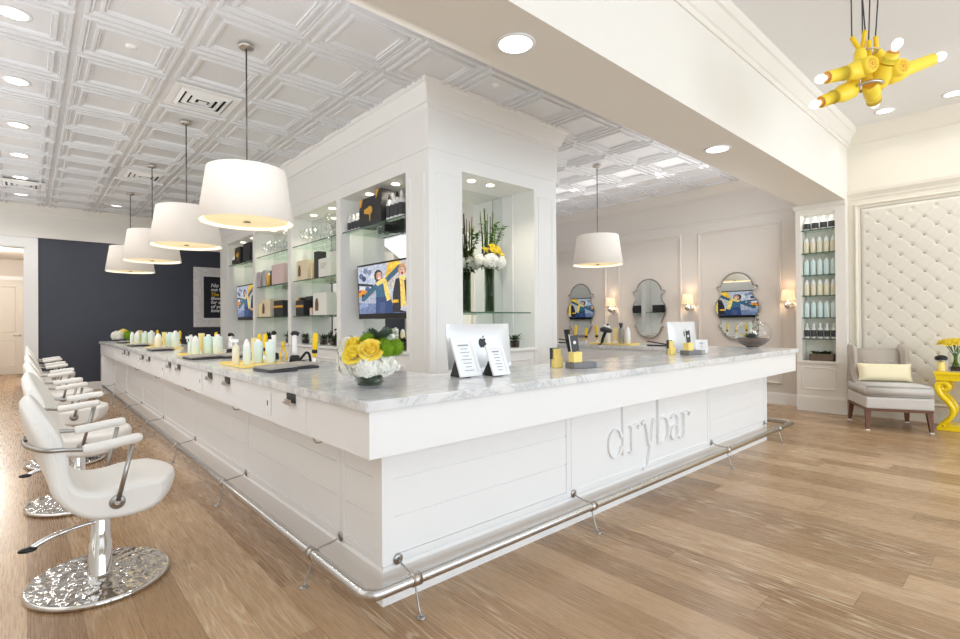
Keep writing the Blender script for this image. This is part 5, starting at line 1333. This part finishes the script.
# right arm of the bar -------------------------------------------------------------------
tr = thing('yellow_tray', 'yellow tray with mixed hair tools on the right bar arm below the mirrors', 'tray', (6.12, 4.03, TOP), 0)
m = MB(); m.box(-.15, .15, -.32, .32, 0, .008, bev=.002); m.build('base', M['tray'], tr)
m = MB()
for q in ((-.15, .15, -.32, -.314), (-.15, .15, .314, .32), (-.15, -.144, -.314, .314), (.144, .15, -.314, .314)): m.box(*q, .008, .02)
m.build('rim', M['tray'], tr)
Z2 = TOP + .0095; gr = 'bottles on the right bar arm tray'
brush((6.10, 4.69, TOP), 'yellow brush on the right bar arm, left one under the farthest mirror', tilt=R(3), h=.27)
brush((6.10, 4.49, TOP), 'yellow brush on the right bar arm, right one under the farthest mirror', h=.23)
brush((6.08, 4.28, Z2), 'yellow brush at the left end of the right arm tray', tilt=R(-6), h=.26)
bottle((6.12, 4.19, Z2), 'aqua bottle beside the yellow brush on the right arm tray', 'cyl', gr, h=.27, r=.035, body='aqua')
bottle((6.09, 4.11, Z2), 'white bottle with dark cap in the middle of the right arm tray', 'cyl', gr, h=.28, r=.034, body='cap', cap='black')
bottle((6.12, 4.01, Z2), 'vanilla tube behind the black dryer on the right arm tray', 'tube', gr, h=.22, r=.04, body='vanilla')
bottle((6.12, 3.91, Z2), 'silver spray bottle with dark trigger on the right arm tray', 'spray', gr, h=.29, r=.036, body='ltgrey', cap='dkgrey')
bottle((6.12, 3.81, Z2), 'white pointed bottle at the right end of the right arm tray', 'cone', gr, h=.24, r=.035, body='cap')
t = thing('hair_dryer', 'black hair dryer leaning at the front of the right arm tray', 'hair dryer', (5.90, 4.02, TOP), 0)
m = MB(); m.tube(spline([(0, .06, .03), (-.01, .03, .10), (0, .0, .18)], 4), [.02] * 5 + [.022] * 4, 14); m.build('handle', M['black'], t)
m = MB(); m.tube([(0, .07, .21), (0, .03, .215), (0, -.05, .20), (0, -.09, .19)], [.03, .04, .036, .024], 16); m.build('barrel', M['dkgrey'], t)
m = MB(); m.tube(spline([(0, .06, .03), (0, .09, .012), (.02, .13, .008), (.05, .10, .008)], 4), .007, 8); m.build('cord', M['black'], t)
for (x, y, l) in ((6.08, 3.36, 'black flat iron lying on the right bar arm left of the second computer'), (6.08, 4.84, 'black flat iron lying on the right bar arm under the farthest mirror')):
    t = thing('flat_iron', l, 'styling iron', (x, y, TOP), R(8))
    m = MB(); m.box(-.016, .016, -.13, .13, 0, .016, bev=.005); m.build('lower_arm', M['black'], t)
    m = MB(); m.box(-.016, .016, -.13, .13, .001, .017, T=TR((0, .0, .032), rx=R(8)), bev=.005); m.build('upper_arm', M['dkgrey'], t)

# ------------------------------------------------------------------ seating corner at the right
ac = thing('slipper_chair', 'taupe upholstered armless wing-back chair with walnut legs before the tufted wall', 'armchair', (7.985, 1.325, 0), math.atan2(-.57, .285))
W_, D_ = .33, .36
m = MB()
m.box(-W_, W_, -D_ - .03, D_ - .02, .262, .40, bev=.02); m.build('seat_base', M['fabric_lt'], ac)
m = MB(); bm = bmesh.new(); bmesh.ops.create_cube(bm, size=1)
for q in bm.verts: q.co = Vector((q.co.x * W_ * 2.02, -.03 + q.co.y * (D_ * 2 - .0), .472 + q.co.z * .135))
bmesh.ops.bevel(bm, geom=bm.edges[:], offset=.03, segments=4, affect='EDGES'); m.bm(bm); sc_ = m.build('seat_cushion', M['fabric_lt'], ac)
m = MB(); zz = .472
for z in (.418, .525): m.tube([(-W_ + .01, -D_ - .025 + .01, z), (W_ - .01, -D_ - .025 + .01, z), (W_ + .002, D_ - .1, z)], .006, 8)
m.build('piping', M['fabric'], sc_)
T = TR((0, D_ - .06, .30), rx=R(-9))
m = MB(); bm = bmesh.new(); bmesh.ops.create_cube(bm, size=1)
for q in bm.verts: q.co = Vector((q.co.x * .55, q.co.y * .11, .325 + q.co.z * .65))
bmesh.ops.bevel(bm, geom=bm.edges[:], offset=.03, segments=4, affect='EDGES'); m.bm(bm, 0, True, T); bk = m.build('backrest', M['fabric'], ac)
for x in (-.15, 0, .15):
    m = MB(); m.ball((x, -.058, .48), .014, sy=.5, T=T); m.build('button', M['fabric_lt'], bk)
for s in (-1, 1):
    m = MB(); pl = spline([(.04, 0.0, 0), (.04, .66, 0), (-.02, .685, 0), (-.13, .67, 0), (-.165, .60, 0), (-.155, .45, 0), (-.19, .30, 0), (-.26, .18, 0), (-.30, .10, 0), (-.30, .0, 0)], 3)
    Tm = T @ TR((s * .272 - .035, 0, 0)) @ Matrix(((0, 0, 1, 0), (1, 0, 0, 0), (0, 1, 0, 0), (0, 0, 0, 1)))
    bm = bmesh.new(); vs = [bm.verts.new((p.x, p.y, 0)) for p in pl]; fc = bm.faces.new(vs); ex = bmesh.ops.extrude_face_region(bm, geom=[fc])
    for q in ex['geom']:
        if isinstance(q, bmesh.types.BMVert): q.co.z = .07
    bmesh.ops.recalc_face_normals(bm, faces=bm.faces[:]); bmesh.ops.bevel(bm, geom=[e for e in bm.edges if abs(e.verts[0].co.z - e.verts[1].co.z) < 1e-4], offset=.016, segments=3, affect='EDGES')
    m.bm(bm, 0, True, Tm); m.build('wing', M['fabric'], ac)
m = MB(); m.box(-W_ + .01, W_ - .01, -D_ - .02, D_ - .03, .232, .261); m.build('rail', M['walnut'], ac)
for sx in (-1, 1):
    for sy in (-1, 1):
        x0, y0 = sx * (W_ - .035), sy * (D_ - .03) - (.0 if sy < 0 else .03); x1, y1 = x0 + sx * .012, y0 + sy * .03
        m = MB(); m.add([(x0 - .028, y0 - .028, .232), (x0 + .028, y0 - .028, .232), (x0 + .028, y0 + .028, .232), (x0 - .028, y0 + .028, .232), (x1 - .017, y1 - .017, .012), (x1 + .017, y1 - .017, .012), (x1 + .017, y1 + .017, .012), (x1 - .017, y1 + .017, .012)], [(0, 1, 2, 3), (4, 5, 6, 7), (0, 1, 5, 4), (1, 2, 6, 5), (2, 3, 7, 6), (3, 0, 4, 7)])
        lg = m.build('leg', M['walnut'], ac)
        m = MB(); m.box(x1 - .019, x1 + .019, y1 - .019, y1 + .019, .0005, .0118); m.build('foot_cap', M['cap'], lg)
pc = thing('bolster_cushion', 'pale butter-yellow lumbar cushion on the taupe chair', 'cushion', (ac.location.x, ac.location.y, 0), ac.rotation_euler.z)
m = MB(); v = []; f = []; nx, ny = 22, 10
for sgn in (1, -1):
    b0 = len(v)
    for j in range(ny + 1):
        for i in range(nx + 1):
            u = i / nx * 2 - 1; w2 = j / ny * 2 - 1; th = .065 * (max(0, 1 - u ** 6) * max(0, 1 - w2 ** 4)) ** .6
            v.append((u * .27 * (1 + .05 * abs(w2) ** 3), sgn * th, w2 * .105 * (1 + .10 * abs(u) ** 4)))
    for j in range(ny):
        for i in range(nx): q = b0 + j * (nx + 1) + i; f.append((q, q + 1, q + nx + 2, q + nx + 1))
m.add(v, f, 0, True, TR((0, D_ - .275, .66), rx=R(-14))); m.build('cushion_body', M['pillow'], pc)

# yellow console table
ct = thing('console_table', 'glossy yellow console table with scroll legs beside the taupe chair', 'console table', (0, 0, 0))
tx0, tx1, cy1, cy0 = 8.06, 8.46, .90, -.55; tz = .70
m = MB(); m.box(tx0, tx1, cy0, cy1, tz - .035, tz, bev=.006); m.build('table_top', M['yellow_gloss'], ct)
m = MB(); m.box(tx0 + .015, tx1 - .015, cy0 + .015, cy1 - .015, tz - .105, tz - .035, bev=.006); m.box(tx0 + .008, tx1 - .008, cy0 + .008, cy1 - .008, tz - .06, tz - .045); m.build('apron', M['yellow_gloss'], ct)
for x in (tx0 + .06, tx1 - .06):
    for ya, s in ((cy1, 1), (cy0, -1)):
        sp = spline([(0, -.06, tz - .20), (0, -.10, tz - .22), (0, -.13, tz - .18), (0, -.10, tz - .135), (0, -.05, tz - .14), (0, -.03, tz - .19), (0, -.06, tz - .28), (0, -.13, tz - .37), (0, -.165, tz - .46), (0, -.13, tz - .56), (0, -.06, .07), (0, -.045, .04)], 5)
        n = len(sp); rs = [.020 + .014 * math.sin(PI * min(1, i / n * 1.1)) for i in range(n)]
        m = MB(); m.tube([(x, ya + s * p.y * 1.0, p.z) for p in sp], rs, 12, flat=(1.0, 1.0)); m.build('scroll_leg', M['yellow_gloss'], ct)
for x in (tx0 + .06, tx1 - .06):
    m = MB(); m.box(x - .035, x + .035, cy0 + .02, cy1 - .02, .001, .045, bev=.006); m.build('foot_runner', M['yellow_gloss'], ct)
m = MB(); m.box(tx0 + .03, tx1 - .03, cy0 + .08, cy1 - .08, .046, .07, bev=.004); m.build('lower_shelf', M['yellow_gloss'], ct)
tv_ = thing('rose_vase', 'square glass vase of bright yellow roses on the yellow console table', 'flowers', (8.24, .72, tz + .0015), .3)
m = MB(); m.box(-.06, .06, -.06, .06, 0, .006)
for a in range(4): m.box(-.06, .06, -.06, -.055, .006, .24, T=Euler((0, 0, a * PI / 2)).to_matrix().to_4x4())
m.build('glass_vase', M['glass'], tv_)
m = MB(); m.box(-.053, .053, -.053, .053, .008, .055, bev=.004); m.build('dark_pebbles', M['soil'], tv_)
m = MB()
for k in range(18):
    a = k * 2.39996; rr = .045 * math.sqrt((k + .5) / 18); m.tube([(rr * math.cos(a), rr * math.sin(a), .056), (rr * .4 * math.cos(a + 2), rr * .4 * math.sin(a + 2), .16), (2.6 * rr * math.cos(a), 2.6 * rr * math.sin(a), .32)], .004, 6)
m.build('green_stems', M['leaf'], tv_)
for k in range(24):
    a = k * 2.39996; rr = .15 * math.sqrt((k + .3) / 24); rose(tv_, (rr * math.cos(a), rr * math.sin(a), .375 - 1.6 * rr * rr), .042, 'petal_y', (math.cos(a) * rr * 4, math.sin(a) * rr * 4, .8))
rb = thing('round_brush', 'round black hair brush standing in a yellow holder on the console table', 'hair brush', (8.16, .84, tz + .0015))
m = MB(); m.lathe([(.036, 0), (.038, .004), (.034, .11), (.03, .115)], 24); m.build('yellow_holder', M['tray'], rb)
m = MB(); m.ball((0, 0, .155), .062, sub=3, sz=.62); m.build('brush_head', M['black'], rb)
m = MB(); m.lathe([(.045, .122), (.055, .130), (.05, .138)], 24); m.build('silver_collar', M['nickel'], rb)
# ------------------------------------------------------------------ light, camera, colour
def area(name, loc, rot, sx, sy, power, col=(1, 1, 1), shape='RECTANGLE', spread=PI):
    l = bpy.data.lights.new(name, 'AREA'); l.shape = shape; l.size = sx; l.size_y = sy; l.energy = power; l.color = col; l.spread = spread; l.specular_factor = 1.0 if 'daylight' in name else 0.3
    o = bpy.data.objects.new(name, l); C.objects.link(o); o.location = loc; o.rotation_euler = rot; return o
def spot(name, loc, power, angle=120, blend=.8, rad=.06, col=(1, .95, .88)):
    l = bpy.data.lights.new(name, 'SPOT'); l.energy = power; l.spot_size = R(angle); l.spot_blend = blend; l.shadow_soft_size = rad; l.color = col
    o = bpy.data.objects.new(name, l); C.objects.link(o); o.location = loc; return o
def point(name, loc, power, rad=.05, col=(1, .9, .75)):
    l = bpy.data.lights.new(name, 'POINT'); l.energy = power; l.shadow_soft_size = rad; l.color = col
    o = bpy.data.objects.new(name, l); C.objects.link(o); o.location = loc; return o
for i, (a, b) in enumerate(wins):
    area('window_daylight', ((a + b) / 2, YF - .25, 1.85), (PI / 2, 0, 0), b - a, 3.1, K_WIN, (.77, .89, 1.0))
for x, y in ((-.07, 5.10), (-.07, 6.5), (-.07, 7.92), (-.07, 9.31), (-.07, 10.71), (-.07, 12.08), (1.31, 12.06), (7.18, 5.52), (7.42, 4.02)):
    spot('downlight_lamp', (x, y, ZC - .03), K_DOWN, 150)
for x, y in ((2.19, 2.11), (5.02, 2.12)): spot('downlight_lamp', (x, y, 2.97), K_DOWN * .5, 140)
for x, y in ((8.13, 1.34), (8.13, .70)): spot('downlight_lamp', (x, y, ZF - .03), K_DOWN * .3, 140)
for x, y in [(1.36, v) for v in PY] + [(6.32, 4.43)]: point('pendant_bulb', (x, y, ZC - 1.25), K_PEND, .06)
for y in (2.635, 4.22, 5.81): point('sconce_bulb', (XM - .125, y, 1.70), 2.2, .03, (1, .82, .6))
for a, b in bays:
    for k in (.3, .7): spot('puck_lamp', (U0 + .16, a + (b - a) * k, ZT - .02), 20, 130, .9, .03, (1, .90, .72))
for x in (3.62, 3.9): spot('puck_lamp', (x, V0 + .06, ZT - .02), 18, 130, .9, .03, (1, .93, .8))
area('aisle_fill', (-1.2, 7.3, 3.5), (0, R(-32), 0), 1.6, 10.5, K_FA, (.92, .96, 1))
area('right_fill', (7.8, 7.0, 3.5), (0, R(38), 0), 1.6, 8.0, K_FR, (1, .98, .96))
area('front_fill', (3.5, -1.2, 3.9), (0, 0, 0), 9.0, 4.5, K_FF, (.86, .94, 1))
area('ceiling_fill', (-1.0, 7.2, 2.3), (PI, 0, 0), 2.2, 10.5, K_UP, (.86, .94, 1))  # these upward ceiling lights are added, without fixtures, to lighten the coffers
area('ceiling_fill', (7.0, 7.0, 2.6), (PI, 0, 0), 2.6, 9.0, K_UP * .7, (.88, .94, 1))
area('ceiling_fill', (0.2, 2.5, 2.6), (R(112), 0, 0), 3.6, .5, K_GR, (.90, .95, 1))
area('ceiling_fill', (7.0, 2.6, 2.7), (R(112), 0, 0), 2.4, .4, K_GR * .5, (.92, .96, 1))
area('upper_fill', (4.0, -1.0, 2.9), (PI, 0, 0), 8.0, 4.0, K_UF, (.90, .95, 1))  # added upward light with no fixture, brightens the front room ceiling
point('hall_fill', (-.6, 15.8, 2.7), 95, .15, (1, .96, .9))  # added light, no fixture in the hallway, lifts the dark doorway
area('niche_fill', (CX + .06, 2.19, nz1 - .01), (0, R(-20), 0), .1, .35, .7, (1, .98, .95))  # added light without a fitting, brightens the column shelves
area('left_fill', (XL + .06, 6.8, 1.9), (0, R(-90), 0), 2.0, 9.6, K_LF, (.97, .98, 1))
area('corner_fill', (6.2, -.6, 3.3), (R(38), 0, R(-62)), 2.5, 1.5, 22, (.98, .98, 1))
w = bpy.data.worlds.new('daylight'); sc.world = w; w.use_nodes = True
w.node_tree.nodes['Background'].inputs[0].default_value = (.90, .95, 1.0, 1); w.node_tree.nodes['Background'].inputs[1].default_value = 1.0

cam = bpy.data.cameras.new('camera'); co = bpy.data.objects.new('camera', cam); C.objects.link(co)
cam.sensor_width = 36; cam.lens = 506.323 / 960 * 36; cam.clip_start = .05
yaw, pit, roll = R(41.8296), R(.26966), R(-.39986)
fw = Vector((math.sin(yaw) * math.cos(pit), math.cos(yaw) * math.cos(pit), math.sin(pit)))
r0 = Vector((math.cos(yaw), -math.sin(yaw), 0)); u0 = r0.cross(fw)
rv = r0 * math.cos(roll) + u0 * math.sin(roll); uv = u0 * math.cos(roll) - r0 * math.sin(roll)
mt = Matrix((rv, uv, -fw)).transposed().to_4x4(); mt.translation = (0, 0, 1.33)
co.matrix_world = mt; sc.camera = co
sc.view_settings.view_transform = 'Standard'; sc.view_settings.look = 'None'; sc.view_settings.exposure = K_EXP
try:
    sc.cycles.max_bounces = 10; sc.cycles.diffuse_bounces = 5; sc.cycles.glossy_bounces = 8; sc.cycles.transparent_max_bounces = 24; sc.cycles.transmission_bounces = 6
    sc.cycles.sample_clamp_indirect = 6.0; sc.cycles.caustics_reflective = True; sc.cycles.caustics_refractive = False
    sc.cycles.use_denoising = True
except Exception: pass
